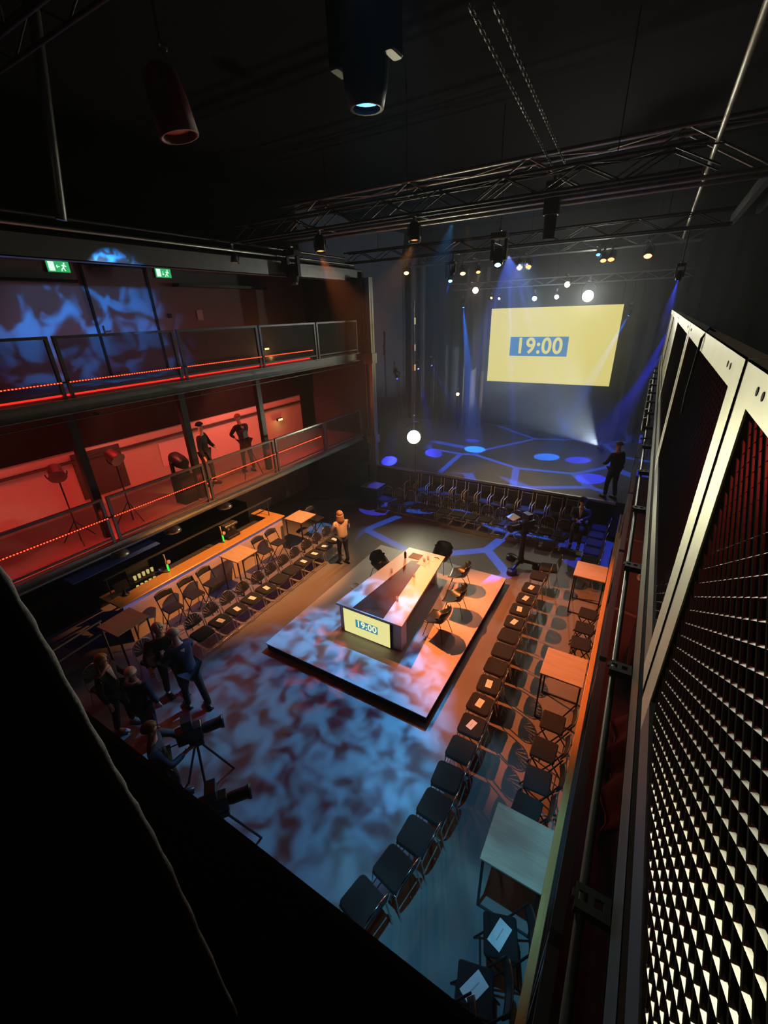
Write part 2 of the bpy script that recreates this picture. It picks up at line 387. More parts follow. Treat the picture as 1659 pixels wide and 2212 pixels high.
# ------------------------------------------------------------------ railings
def rail_unit(L, h, mesh=M_MESH, frame=M_BM, fw=0.05, top=0.05):
    """one railing bay along +Y, origin at its near foot"""
    t = bpy.data.objects.new('railing_panel', None); COL.objects.link(t); t.empty_display_size = 0.1
    tag(t, '', 'railing')
    for y in (0.03, L - 0.03):
        MB().box(-0.03, 0.03, y - 0.03, y + 0.03, -0.08, h).build('post', frame, t)
    MB().box(-0.035, 0.035, 0, L, h, h + top).build('top_rail', frame, t)
    MB().box(-0.02, 0.02, 0.06, L - 0.06, 0.05, 0.09).build('bottom_rail', frame, t)
    MB().box(-0.004, 0.004, 0.06, L - 0.06, 0.09, h).build('mesh_infill', mesh, t)
    return t
M_RAIL = mat('railing_steel', (0.16, 0.165, 0.17), 0.35, 0.8)
bays = [(-1.0, 1.46), (1.54, 4.02), (4.1, 6.57), (6.65, 9.13), (9.2, 11.63), (11.7, 14.02)]
names = ['nearest bay', 'second bay', 'third bay', 'fourth bay', 'fifth bay', 'last bay beside the stage']
def bay_row(x, z, h, side, mesh):
    src = None
    for (y0, y1), nm in zip(bays, names):
        lab = f'black mesh railing, {nm}, {side} gallery'
        u = rail_unit(y1 - y0, h, mesh, M_RAIL); u.location = (x, y0, z); u['label'] = lab; u['group'] = f'railing bays of the {side} gallery'
bay_row(-9.5, 5.6, 1.02, 'upper left', M_MESH)
bay_row(-9.5, 2.45, 0.98, 'lower left', M_MESH)
M_MESHR = mat('right_mesh', (0.10, 0.13, 0.17), 0.3, 0.8, alpha=0.6)
bay_row(0.165, 2.47, 0.95, 'lower right', M_MESHR)

def led_strip(x, z, y0, y1, label, segs, beads=True):
    t = thing('led_strip', label, 'light strip', (x, y0, z))
    MB().box(-0.02, 0.0, 0, y1 - y0, -0.015, 0.015).build('housing', M_BM, t)
    b = MB(); c = MB(); y = 0.0
    while y < y1 - y0:
        if not any(a <= y + y0 <= bb for a, bb in segs):
            b.box(0.0, 0.012, y, y + 0.035, -0.011, 0.011); c.box(0.012, 0.016, y + 0.006, y + 0.024, -0.006, 0.006)
        y += 0.055
    o1 = b.build('red_diodes', M_LEDR, t); o2 = c.build('bright_cores', M_LEDC, t); o1['kind'] = 'stuff'; o2['kind'] = 'stuff'
gaps = [(4.0, 4.12), (6.52, 6.68), (9.1, 9.22)]
led_strip(-9.44, 5.86, 0.0, 11.35, 'red dotted light strip along the upper left railing', gaps)
led_strip(-9.44, 3.03, 0.0, 11.35, 'red dotted light strip along the lower left railing', gaps)
for z in (5.84, 3.01):
    area((-9.62, 5.7, z), (-10.6, 5.7, z - 0.9), RED, 25 if z > 5 else 90, 11.4, 0.03)
# floor edge lit red by the strip above, painted as its own glow
tag(MB().box(-9.57, -9.53, 0, 11.3, 5.61, 5.635).build('lit_floor_edge', emis('edge_red_glow', (1, 0.02, 0.01), 1.6)), 'red-lit floor edge of the upper left gallery, painted glow', 'light strip')
spot((-10.1, 5.5, 5.2), (-12, 7.4, 2.9), (1.0, 0.20, 0.12), 130, 110, 0.5, 0.1)
spot((-10.1, 9.5, 5.2), (-12, 10.5, 3.0), (1.0, 0.18, 0.11), 320, 110, 0.5, 0.1)
spot((-10.4, 2.0, 5.2), (-12, 3.3, 3.0), (1.0, 0.16, 0.08), 50, 100, 0.5, 0.1)
area((-10.8, 7.0, 5.3), (-10.8, 7.0, 2.45), (1.0, 0.03, 0.03), 95, 12.0, 0.3)
area((1.0, 8.0, 5.2), (1.0, 8.0, 2.45), (1.0, 0.06, 0.03), 22, 4.0, 0.3)
point((1.3, 1.7, 7.0), (1.0, 0.05, 0.04), 2.5, 0.1)

# service pipe with slotted brackets below the upper galleries
def service_pipe(x, xb, z, y0, y1, label, step=0.965, off=0.78):
    t = thing('lighting_pipe', label, 'pipe', (x, y0, z))
    MB().tube([(0, 0, 0), (0, y1 - y0, 0)], 0.013, 10).build('pipe', M_DKST, t)
    y = off - y0
    while y < y1 - y0:
        b = MB(); s = 1 if xb > x else -1
        a = min(0, xb - x) - 0.02; c = max(0, xb - x) + 0.02
        b.box(a, c, y - 0.03, y - 0.012, 0.025, 0.035).box(a, c, y + 0.012, y + 0.03, 0.025, 0.035)
        for k in range(4):
            q = a + (c - a) * k / 3; b.box(q - 0.008, q + 0.008, y - 0.012, y + 0.012, 0.025, 0.035)
        b.box(a, c, y - 0.034, y - 0.03, 0.0, 0.035)
        b.build('bracket', M_DKST, t); y += step
service_pipe(0.122, 0.2, 5.35, -1, 13.8, 'dark horizontal pipe on slotted brackets under the right mesh fence')
service_pipe(-9.25, -9.45, 5.2, 1.0, 13.8, 'dark horizontal pipe on brackets under the upper left gallery', 2.4, 2.0)

# ------------------------------------------------------------------ expanded-metal fence on the right
def expanded_mesh(L, h):
    """strands of expanded metal: flat slanted ribbons round diamond openings, in the plane x=0"""
    b = MB(); py = 0.062; pz = 0.040; nz = int(h / (pz / 2)); ny = int(L / py)
    sw = 0.0019; tilt = 0.0026
    for j in range(nz):
        z = j * pz / 2
        for i in range(ny):
            y = i * py + (py / 2 if j % 2 else 0)
            for sgn in (-1, 1):
                y1 = y + sgn * py / 2; z1 = z + pz / 2
                if y1 < 0 or y1 > L or z1 > h: continue
                p0 = Vector((0, y, z)); p1 = Vector((0, y1, z1))
                dz = Vector((tilt, 0, -sw * 1.7)) if sgn > 0 else Vector((tilt * 0.7, 0, sw * 0.9)); th = Vector((0.0007, 0, 0.0007))
                vs = [p0 - dz - th, p1 - dz - th, p1 + dz - th, p0 + dz - th, p0 - dz + th, p1 - dz + th, p1 + dz + th, p0 + dz + th]
                b.add(vs, [(0, 3, 2, 1), (4, 5, 6, 7), (0, 1, 5, 4), (2, 3, 7, 6)])
    return b
fy = [(-1.23, 1.30), (1.335, 3.90), (3.93, 6.9), (6.93, 9.9), (9.93, 12.9)]
flab = ['nearest to the camera', 'second from the camera, black cable hooked over it', 'third from the camera', 'fourth from the camera', 'farthest, by the stage']
em_src = None
for k, (y0, y1) in enumerate(fy):
    L = y1 - y0
    t = thing('fence_panel', 'steel-framed expanded-metal fence panel, ' + flab[k], 'fence panel', (0.19, y0, 5.66), 0, 'expanded-metal fence panels')
    # folded sheet frame: outer face + lip
    top = MB().box(0, 0.004, 0, L, 0.985, 1.07).box(0, 0.05, 0, L, 1.066, 1.07)
    tf = top.build('top_flange', M_GALV, t)
    for nm, ya, yb in (('side_flange', 0, 0.14), ('side_flange', L - 0.14, L)):
        MB().box(0, 0.004, ya, yb, 0.0, 0.985).box(0.0, 0.05, (ya if ya == 0 else yb - 0.004), (ya + 0.004 if ya == 0 else yb), 0, 1.066).build(nm, M_GALV, t)
    MB().box(0, 0.004, 0.14, L - 0.14, 0.0, 0.12).build('bottom_flange', M_DKST, t)
    for yy in (0.20, 0.26, L - 0.20, L - 0.26):
        MB().lathe([(0.009, 0), (0.009, 0.002)], 10, Matrix.Translation((-0.0015, yy, 1.03)) @ Matrix.Rotation(PI / 2, 4, 'Y')).build('bolt_hole', M_BLACK, tf)
    if k < 3:
        e = expanded_mesh(L - 0.28, 0.86).build('expanded_mesh', M_EXP, t); e.location = (0.012, 0.14, 0.12)
    else:
        e = MB().box(0, 0.004, 0, L - .28, 0, .86).build('expanded_mesh', mat('far_mesh', (0.3, 0.3, 0.3), 0.4, 0.8, alpha=0.75), t); e.location = (0.012, 0.14, 0.12)
    MB().box(0.05, 0.09, -0.016, 0.016, -0.06, 1.0).build('post', M_DKST, t)
c = MB().tube([(0.30, 2.55, 6.2), (0.27, 2.55, 6.70), (0.2, 2.56, 6.745), (0.182, 2.58, 6.70), (0.18, 2.62, 6.45), (0.183, 2.60, 6.35)], 0.006, 6)
tag(c.build('cable', M_RUBBER), 'thin black cable hooked over the top of the mesh fence', 'cable')
area((-0.9, -0.6, 9.5), (0.19, 1.6, 6.3), (0.95, 0.98, 0.75), 0.1, 1.0, 1.0, 'fence_fill')  # added unseen fill for the fence

# ------------------------------------------------------------------ ledge on the right wall
tag(MB().rbox(0.085, 0.42, 1.2, 13.6, 1.07, 1.11, 0.01).build('drink_ledge', M_BARW), 'long wooden drink ledge fixed along the right wall', 'ledge')
tag(MB().box(0.14, 0.42, 1.2, 13.6, 0.9, 1.065).build('ledge_beam', M_BM), 'black beam under the wooden drink ledge on the right wall', 'beam')

# ------------------------------------------------------------------ platform and desk
t = thing('stage_platform', 'low square platform with pale top and black skirt in the middle of the floor', 'platform', (-4.27, 7.45, 0))
MB().box(-1.98, 1.98, -2.5, 2.5, 0, 0.175).build('skirt', M_BLACK, t)
MB().box(-2.0, 2.0, -2.53, 2.53, 0.175, 0.2).build('top', M_PLAT, t)
def text_mesh(s, size, bold):
    c = bpy.data.curves.new('digits', 'FONT'); c.body = s; c.size = size; c.offset = bold; c.space_character = 1.08; c.extrude = 0.002; c.align_x = 'CENTER'; c.align_y = 'CENTER'
    o = bpy.data.objects.new('digits', c); COL.objects.link(o)
    dg = bpy.context.evaluated_depsgraph_get(); me = bpy.data.meshes.new_from_object(o.evaluated_get(dg)); bpy.data.objects.remove(o)
    return me
def digits(parent, m, size, bold, loc, rot, sx=1.0):
    me = text_mesh('19:00', size, bold); me.materials.clear(); me.materials.append(m)
    o = bpy.data.objects.new('digits', me); COL.objects.link(o); o.parent = parent; o.location = loc; o.rotation_euler = rot; o.scale = (sx, 1, 1); return o
DX = -4.25
t = thing('presenter_desk', 'long tapered white desk with dark walnut inlay on the platform', 'desk', (DX, 6.1, 0.2))
def taper(z0, z1, wn, wf, y0, y1):
    b = MB(); p = [(-wn, y0), (wn, y0), (wf, y1), (-wf, y1)]
    return b.add([(x, y, z) for z in (z0, z1) for x, y in p], [(0, 3, 2, 1), (4, 5, 6, 7), (0, 1, 5, 4), (1, 2, 6, 5), (2, 3, 7, 6), (3, 0, 4, 7)])
taper(0.70, 0.75, 0.85, 0.535, 0, 3.0).build('desktop', M_DESK, t)
b = MB(); b.add([(-0.41, 0.03, 0.7535), (0.385, 0.03, 0.7535), (0.125, 2.5, 0.7535), (-0.175, 2.4, 0.7535), (-0.41, 0.03, 0.745), (0.385, 0.03, 0.745), (0.125, 2.5, 0.745), (-0.175, 2.4, 0.745)],
               [(0, 1, 2, 3), (4, 7, 6, 5), (0, 4, 5, 1), (1, 5, 6, 2), (2, 6, 7, 3), (3, 7, 4, 0)]); b.build('walnut_inlay', M_INLAY, t)
MB().box(-0.80, -0.66, 0.06, 0.30, 0, 0.70).build('leg_panel', M_DESK, t)
MB().box(0.60, 0.80, 0.06, 0.30, 0, 0.70).build('leg_panel', M_DESK, t)
MB().box(-0.66, 0.60, 0.16, 0.20, 0.10, 0.70).build('front_panel', M_DESK, t)
MB().box(-0.4, 0.4, 2.7, 2.8, 0, 0.70).build('rear_panel', M_DESK, t)
s = thing('display_screen', 'flat display on the front of the desk showing 19:00 on yellow', 'screen', (DX - 0.055, 6.13, 0.2))
MB().box(-0.62, 0.62, -0.02, 0.025, 0.02, 0.69).build('bezel', M_BM, s)
MB().box(-0.605, 0.605, -0.026, -0.0201, 0.035, 0.675).build('picture', M_YEL2, s)
tb = MB().box(-0.28, 0.30, -0.031, -0.0262, 0.27, 0.48).build('time_box', M_SB2, s)
digits(tb, M_YLT, 0.235, 0.006, (0.01, -0.034, 0.378), (PI / 2, 0, 0), 0.95)

# glasses, papers on the desk
def make_glass():
    t = thing('drinking_glass', '', 'glass')
    MB().lathe([(0.028, 0), (0.033, 0.1), (0.030, 0.1), (0.026, 0.008)], 14, cap1=False).build('glass_body', M_GLASS, t)
    MB().lathe([(0.025, 0.01), (0.029, 0.055)], 12).build('water', M_GLASS, t)
    return t
G = Placer(make_glass)
for (x, y, lab) in ((-4.60, 7.78, 'beside the left side of the inlay'), (-4.015, 7.86, 'at the middle of the right side of the inlay'), (-3.91, 6.83, 'nearest the display end, right of the inlay'),
                    (-4.10, 8.62, 'at the narrow end of the inlay'), (-4.05, 8.75, 'just behind the one at the inlay tip')):
    G.put((x, y, 0.951), 0, 'glass of water on the desk, ' + lab)
tag(MB().box(-4.56, -4.26, 8.62, 8.88, 0.951, 0.96).build('notebook', mat('kraft_cover', (0.30, 0.2, 0.12), 0.7)), 'brown notebook lying at the far end of the desk', 'notebook')
tag(MB().box(-4.22, -3.98, 8.42, 8.72, 0.951, 0.954).build('paper_sheet', M_PAPER), 'white paper sheet lying across the tip of the desk inlay', 'paper')
tag(MB().box(-4.12, -3.88, 8.72, 8.98, 0.951, 0.954, None).build('paper_sheet', M_PAPER), 'white paper sheet at the far right corner of the desk', 'paper')
tag(MB().tube([(-3.95, 8.92, 0.958), (-3.86, 8.95, 0.962), (-3.8, 8.90, 0.958)], 0.009, 6).build('spectacles', M_BM), 'dark folded spectacles on a sheet at the far end of the desk', 'spectacles')
tag(MB().lathe([(0.03, 0), (0.032, 0.16), (0.012, 0.19), (0.012, 0.21)], 12, Matrix.Translation((-4.62, 8.55, 0.951))).build('bottle', M_BM), 'small dark bottle standing at the far left of the desk', 'bottle')
# round gold table ornament / logo spot on the platform: white stencilled mark
mk = MB().tube([(-5.72 + 0.12 * math.cos(a), 7.72 + 0.13 * math.sin(a), 0.203) for a in [2 * PI * k / 20 for k in range(20)]], 0.008, 4, closed=True)
mk.tube([(-5.72, 7.62, 0.204), (-5.72, 7.80, 0.204)], 0.008, 4).tube([(-5.78, 7.79, 0.204), (-5.66, 7.79, 0.204)], 0.008, 4)
tag(mk.build('floor_mark', M_PAPER), 'white round mark on the left side of the platform', 'marking')

# shell chairs
def make_shell():
    t = thing('shell_chair', '', 'chair')
    def prof(v):
        if v < 0.45: s = v / 0.45; return (0.22 - 0.40 * s, 0.44 - 0.035 * math.sin(PI * s * 0.8))
        s = (v - 0.45) / 0.55; return (-0.18 - 0.12 * s - 0.03 * math.sin(s * PI), 0.42 + 0.36 * s)
    def fn(u, v):
        x, z = prof(v); c = (u - 0.5) * 2
        wd = 0.25 + 0.05 * math.sin(PI * min(1, v * 1.2)) if v < 0.8 else 0.285 - 0.07 * ((v - 0.8) / 0.2) ** 2
        e = abs(c) ** 2.5
        arm = 0.20 * math.exp(-((v - 0.48) / 0.24) ** 2)
        return Vector((x + (0.10 * e if v > 0.45 else 0.02 * e), c * wd * (1.0 - 0.06 * e), z + arm * e))
    MB().grid(fn, 12, 16).build('shell', M_SHELL, t, solid=0.012)
    for sx, sy in ((1, 1), (1, -1), (-1, 1), (-1, -1)):
        MB().tube([(0.05 * sx - .02, 0.06 * sy, 0.39), (0.16 * sx - .02, 0.16 * sy, 0.36), (0.25 * sx - .02, 0.23 * sy, 0.0)], 0.008, 6).build('leg', M_BM, t)
    return t
S = Placer(make_shell)
for x, y, rz, lab in ((-2.98, 7.95, 3.3, 'right side of the desk, farther from the display'), (-3.02, 7.05, 3.05, 'right side of the desk, nearest the display'),
                      (-5.25, 8.35, -0.15, 'left side of the desk'), (-4.02, 9.55, -1.7, 'far end of the desk'), (-3.25, 8.95, 3.3, 'right far corner of the desk')):
    S.put((x, y, 0.2), rz, 'dark shell armchair at the ' + lab)

# ------------------------------------------------------------------ hoop-back audience chairs
def make_hoop():
    t = thing('hoop_back_chair', '', 'chair')
    MB().rbox(-0.20, 0.22, -0.215, 0.215, 0.43, 0.485, 0.07, 4, b=0.018).build('seat', M_FAB, t)
    # hoop leaning backwards
    def hp(y, z): return Vector((-0.19 - (z - 0.40) * 0.20, y, z))
    pts = [hp(0.21, 0.40), hp(0.215, 0.55), hp(0.215, 0.66)] + [hp(0.215 * math.cos(a), 0.68 + 0.20 * math.sin(a)) for a in [PI * k / 14 for k in range(15)]] + [hp(-0.215, 0.66), hp(-0.215, 0.55), hp(-0.21, 0.40)]
    MB().tube(pts, 0.011, 6).build('back_hoop', M_CHROME, t)
    b = MB(); K = 9; c0 = (0.0, 0.60)
    def arc(a, s=1.0): return (0.200 * s * math.cos(a), 0.66 + 0.21 * s * math.sin(a))
    for k in range(K):
        a0 = PI * (k + 0.05) / K; a1 = PI * (k + 0.80) / K
        p = [arc(a0, .98), arc((a0 + a1) / 2, .98), arc(a1, .98)]
        q = [(0.05 * math.cos(a), 0.60 + 0.05 * math.sin(a)) for a in (a1, a0)]
        ring = [hp(*r_) for r_ in p + q]
        b.add([r_ + Vector((0.006, 0, 0)) for r_ in ring] + [r_ - Vector((0.006, 0, 0)) for r_ in ring],
              [(0, 1, 2, 3, 4), (9, 8, 7, 6, 5)] + [(i, i + 5, (i + 1) % 5 + 5, (i + 1) % 5) for i in range(5)])
    # solid hub and lower border
    ring = [hp(0.06 * math.cos(a), 0.59 + 0.06 * math.sin(a)) for a in [PI * k / 8 for k in range(9)]]
    ring = [hp(0.2, 0.66), hp(0.2, 0.60), hp(0.10, 0.575), hp(-0.10, 0.575), hp(-0.2, 0.60), hp(-0.2, 0.66), hp(-0.05, 0.64), hp(0.05, 0.64)]
    n = len(ring)
    b.add([r_ + Vector((0.006, 0, 0)) for r_ in ring] + [r_ - Vector((0.006, 0, 0)) for r_ in ring],
          [tuple(range(n)), tuple(reversed(range(n, 2 * n)))] + [(i, i + n, (i + 1) % n + n, (i + 1) % n) for i in range(n)])
    ro = [(0.200, 0.66), (0.2, 0.60)]
    b.build('fan_backrest', M_FANP, t)
    MB().tube([(0.20, 0.2, 0.425), (-0.19, 0.205, 0.425), (-0.19, -0.205, 0.425), (0.20, -0.2, 0.425)], 0.010, 6, closed=True).build('seat_frame', M_CHROME, t)
    for x0, x1 in ((0.19, 0.23), (-0.18, -0.27)):
        for sy in (-1, 1):
            MB().tube([(x0, 0.2 * sy, 0.425), (x1, 0.215 * sy, 0.0)], 0.010, 6).build('leg', M_CHROME, t)
    MB().tube([(0.225, 0.21, 0.10), (0.225, -0.21, 0.10)], 0.008, 6).build('stretcher', M_CHROME, t)
    return t
H = Placer(make_hoop)
def make_card():
    t = thing('seat_card', '', 'card')
    MB().box(-0.095, 0.095, -0.055, 0.055, 0, 0.002).build('card', M_PAPER, t)
    MB().box(-0.05, 0.05, -0.004, 0.004, 0.0021, 0.0026).build('printed_line', M_INK, t)
    return t
CD = Placer(make_card)
# right row, seats facing the platform
rr = [(-1.31, 10.63), (-1.45, 10.10), (-1.488, 9.44), (-1.50, 8.93), (-1.52, 8.44), (-1.506, 7.93), (-1.498, 7.44), (-1.476, 6.94), (-1.467, 6.45), (-1.44, 5.95), (-1.445, 5.45),
      (-1.42, 4.96), (-1.421, 4.46), (-1.437, 3.94), (-1.43, 3.46), (-1.49, 2.99), (-1.57, 2.52), (-1.73, 2.03)]
papers_r = {2, 3, 4, 5, 9, 10, 11}
for i, (x, y) in enumerate(rr):
    rz = PI + (0.25 if i == 0 else 0) + (0.0, 0.05, -0.04, 0.03)[i % 4] - max(0, i - 14) * 0.09
    H.put((x, y, 0), rz, f'hoop-back chair, {ORD[i]} from the stage end of the right row' + (', white card on it' if i in papers_r else ', bare seat'), 'right row of hoop-back chairs')
    if i in papers_r:
        CD.put((x - 0.02, y, 0.4855), rz + PI / 2 + random.uniform(-.35, .35) + PI / 2 * 0, f'white card on the {ORD[i]} chair from the stage end of the right row', 'cards on the right row')
# left row, seats facing the platform
lr = [(-7.93, 2.35), (-7.75, 3.25)] + [(-7.52, 4.26 + 0.492 * k) for k in range(11)]
papers_l = {3, 4, 5, 6, 9, 10, 11, 12}
for i, (x, y) in enumerate(lr):
    rz = 0.15 if i < 2 else (0.0, 0.05, -0.04, 0.02)[i % 4]
    H.put((x, y, 0), rz, f'hoop-back chair, {ORD[i]} from the near end of the left row' + (', white card on it' if i in papers_l else ', bare seat'), 'left row of hoop-back chairs')
    if i in papers_l:
        CD.put((x + 0.04, y, 0.4855), rz + random.uniform(-.25, .25) + 0.1, f'white card on the {ORD[i]} chair from the near end of the left row', 'cards on the left row')
# front row before the stage, seats facing the camera
for i in range(15):
    x = -7.72 + 0.49 * i
    H.put((x, 12.72, 0), -PI / 2 + (0.04, -0.03, 0.0)[i % 3], f'hoop-back chair in the row before the stage, {ORD[i]} from the left', 'row of hoop-back chairs before the stage')
# short column of chairs at the right of the stage front
for i in range(7):
    H.put((-0.42 + 0.02 * (i % 2), 10.95 + 0.56 * i, 0), PI + 0.06 * (i % 3 - 1), f'blue-lit hoop-back chair by the right wall, {ORD[i]} on the way to the stage', 'blue-lit chairs by the right wall')

# ------------------------------------------------------------------ bar-height chairs before the stage
def make_barchair():
    t = thing('bar_chair', '', 'bar chair')
    MB().rbox(-0.19, 0.20, -0.17, 0.17, 0.76, 0.80, 0.03).build('seat', M_FAB, t)
    MB().rbox(-0.012, 0.012, -0.17, 0.17, -0.09, 0.09, 0.008, M=Matrix.Translation((-0.23, 0, 1.18))).build('backrest', M_FANP, t)
    for sy in (-1, 1):
        MB().tube([(0.24, 0.197 * sy, 0.0), (0.22, 0.197 * sy, 0.4), (0.19, 0.197 * sy, 0.80), (0.19, 0.197 * sy, 1.0), (0.10, 0.195 * sy, 1.02), (-0.22, 0.18 * sy, 1.02)], 0.011, 6).build('front_frame', M_TUBE, t)
        MB().tube([(-0.26, 0.19 * sy, 0.0), (-0.2, 0.18 * sy, 0.75), (-0.235, 0.175 * sy, 1.30)], 0.011, 6).build('rear_frame', M_TUBE, t)
    MB().tube([(0.225, -0.195, 0.3), (0.225, 0.195, 0.3)], 0.009, 6).build('footrest', M_CHROME, t)
    return t
BC = Placer(make_barchair)
for i in range(13):
    BC.put((-6.96 + 0.472 * i, 13.45, 0), -PI / 2, f'chrome-framed bar-height chair against the stage front, {ORD[i]} from the left', 'bar-height chairs against the stage front')

# ------------------------------------------------------------------ black folding bar chairs along walls
def make_fold():
    t = thing('folding_chair', '', 'folding chair')
    MB().rbox(-0.17, 0.19, -0.19, 0.19, 0.70, 0.74, 0.03).build('seat', M_FAB, t)
    for sy in (-1, 1):
        MB().tube([(0.25, 0.21 * sy, 0.0), (-0.12, 0.205 * sy, 0.72), (-0.26, 0.20 * sy, 1.06)], 0.012, 6).build('front_leg', M_BM, t)
        MB().tube([(-0.28, 0.18 * sy, 0.0), (0.16, 0.185 * sy, 0.70)], 0.012, 6).build('rear_leg', M_BM, t)
    def fn(u, v):
        c = (u - .5) * 2; return Vector((-0.235 - 0.06 * (v) - 0.03 * (1 - c * c), c * 0.205, 0.92 + 0.17 * v - 0.05 * c * c * v))
    MB().grid(fn, 8, 4).build('backrest', M_FANP, t, solid=0.012)
    MB().tube([(0.19, -0.21, 0.12), (0.19, 0.21, 0.12)], 0.010, 6).build('crossbar', M_BM, t)
    MB().tube([(-0.22, -0.18, 0.10), (-0.22, 0.18, 0.10)], 0.010, 6).build('crossbar', M_BM, t)
    return t
F = Placer(make_fold)
rf = [(-0.12, 8.66, 'first past the far table'), (-0.12, 8.13, 'second past the far table'), (-0.12, 7.60, 'third past the far table'),
      (-0.24, 5.46, 'first before the middle table'), (-0.26, 4.90, 'second before the middle table'), (-0.24, 4.37, 'third before the middle table'), (-0.28, 3.90, 'beside the near right table'),
      (-0.20, 2.45, 'white card on it, by the near table'), (-0.30, 1.93, 'white card on it, lowest but one'), (-0.52, 1.52, 'darkest, at the bottom corner by the ledge')]
for x, y, lab in rf:
    F.put((x, y, 0), PI + random.uniform(-.06, .06) + (0.3 if y < 2.6 else 0), 'tall black folding chair by the right ledge, ' + lab, 'folding chairs by the right ledge')
for x, y, a, lab in ((-0.22, 2.45, 1.3, 'nearest the near right table'), (-0.32, 1.93, 1.1, 'at the bottom of the ledge')):
    r = CD.put((x, y, 0.7405), a, 'white printed card on the black folding chair ' + lab, 'cards on the folding chairs')
    r.scale = (1.35, 1.35, 1)
for y, lab in ((4.35, 'first from the near end'), (4.95, 'second from the near end'), (5.5, 'third from the near end'), (7.35, 'fourth from the near end'), (7.9, 'fifth from the near end'), (9.75, 'last, beyond the far table')):
    F.put((-8.62, y, 0), random.uniform(-.08, .08), 'black tall folding chair along the bar front, ' + lab, 'folding chairs along the bar')

# ------------------------------------------------------------------ high tables
def make_table():
    t = thing('high_table', '', 'table')
    MB().rbox(-0.345, 0.345, -0.36, 0.36, 1.07, 1.10, 0.008).build('tabletop', M_OAK, t)
    for sx in (-1, 1):
        for sy in (-1, 1):
            MB().box(0.315 * sx - 0.014, 0.315 * sx + 0.014, 0.32 * sy - 0.014, 0.32 * sy + 0.014, 0, 1.07).build('leg', M_BM, t)
    for sy in (-1, 1):
        MB().box(-0.315, 0.315, 0.32 * sy - 0.013, 0.32 * sy + 0.013, 0.0, 0.026).build('foot_bar', M_BM, t)
    MB().box(-0.315, 0.315, -0.012, 0.012, 1.045, 1.07).build('under_rail', M_BM, t)
    return t
T = Placer(make_table)
for x, y, rz, lab in ((-0.275, 9.87, 0, 'far right table, glowing orange, against the ledge'), (-0.285, 6.40, 0, 'middle right table, orange and white lit, against the ledge'), (-0.26, 3.21, 0, 'near right table, pale blue lit, largest in view'),
                      (-8.66, 9.02, 0, 'left table beyond the bar end'), (-8.62, 6.45, 0, 'left table in the middle of the bar front'), (-8.6, 3.27, 0.05, 'left table at the near end of the bar')):
    T.put((x, y, 0), rz, 'square high wooden table, ' + lab, 'square high tables')

# ------------------------------------------------------------------ the bar
t = thing('bar_counter', 'long bar counter with orange wooden top and pale front under the left gallery', 'bar', (-9.35, 3.5, 0))
b = MB(); b.rbox(-0.22, 0.2, 0, 5.34, 1.06, 1.10, 0.02); b.build('wooden_top', M_BARW, t)
MB().box(-0.90, -0.22, 4.93, 5.33, 1.06, 1.10).build('return_top', M_BARW, t)
MB().rbox(-0.62, -0.22, -0.02, 0.34, 1.06, 1.10, 0.02).build('end_top', M_BARW, t)
MB().box(0.08, 0.12, 0.1, 5.28, 0, 1.06).build('front_panel', M_BARF, t)
MB().box(-0.85, 0.08, 5.22, 5.26, 0, 1.06).build('end_panel', M_BARF, t)
MB().box(0.125, 0.135, 0.1, 5.28, 1.035, 1.05).build('blue_light_strip', M_LEDB, t)
MB().box(-0.75, -0.22, 0.35, 4.9, 0.86, 0.90).build('work_surface', M_GM, t)
area((-9.18, 6.1, 1.03), (-8.8, 6.1, 0.2), (0.15, 0.2, 1.0), 5, 5.2, 0.02)
tag(MB().box(-11.9, -11.3, 2.5, 9.2, 0, 1.0).box(-11.95, -11.6, 2.5, 9.2, 1.35, 1.4).box(-11.95, -11.6, 2.5, 9.2, 1.75, 1.8).build('back_bar', M_BLACK), 'dark back bar with shelves behind the counter', 'cabinet')
def make_tap():
    t = thing('beer_tap', '', 'beer tap')
    MB().lathe([(0.035, 0), (0.035, 0.01), (0.022, 0.03), (0.022, 0.30), (0.03, 0.33)], 12).build('column', M_CHROME, t)
    MB().tube([(0, 0, 0.30), (0.0, -0.0, 0.32), (-0.02, 0.0, 0.50)], [0.012, 0.014, 0.02], 8).build('handle', M_BEIGE, t)
    MB().lathe([(0.05, -0.012), (0.05, 0.012)], 14, Matrix.Translation((0.03, 0.05, 0.28)) @ Matrix.Rotation(PI / 2, 4, 'Y')).build('badge', M_BEIGE, t)
    MB().box(0.02, 0.035, -0.02, 0.02, 0.04, 0.22).build('lit_label', M_GREEN, t)
    return t
TP = Placer(make_tap)
TP.put((-9.48, 4.95, 1.1), 0, 'chrome beer tap with green lit badge on the counter, nearer one')
TP.put((-9.48, 6.68, 1.1), 0, 'chrome beer tap with green lit badge on the counter, farther one')
t = thing('glass_rack', 'lit rack of upturned glasses beside the nearer tap', 'rack', (-9.75, 4.45, 0.9))
MB().box(-0.15, 0.15, -0.28, 0.28, 0.0, 0.03).box(-0.15, 0.15, -0.28, 0.28, 0.28, 0.30).box(-0.16, -0.14, -0.28, 0.28, 0, 0.55).build('frame', M_BM, t)
for r_ in range(2):
    for k in range(5):
        MB().lathe([(0.028, 0), (0.035, 0.1)], 10, Matrix.Translation((0.08, -0.22 + 0.11 * k, 0.06 + 0.27 * r_))).build('glass', M_RACKG, t)
t = thing('espresso_machine', 'chrome coffee machine on the counter past the farther tap', 'coffee machine', (-9.62, 7.05, 1.1))
MB().rbox(-0.2, 0.2, -0.22, 0.22, 0.0, 0.08, 0.02).rbox(-0.2, 0.02, -0.22, 0.22, 0.08, 0.36, 0.02).build('body', M_BM, t)
MB().rbox(-0.2, 0.16, -0.22, 0.22, 0.36, 0.42, 0.02).build('cup_tray', M_GM, t)
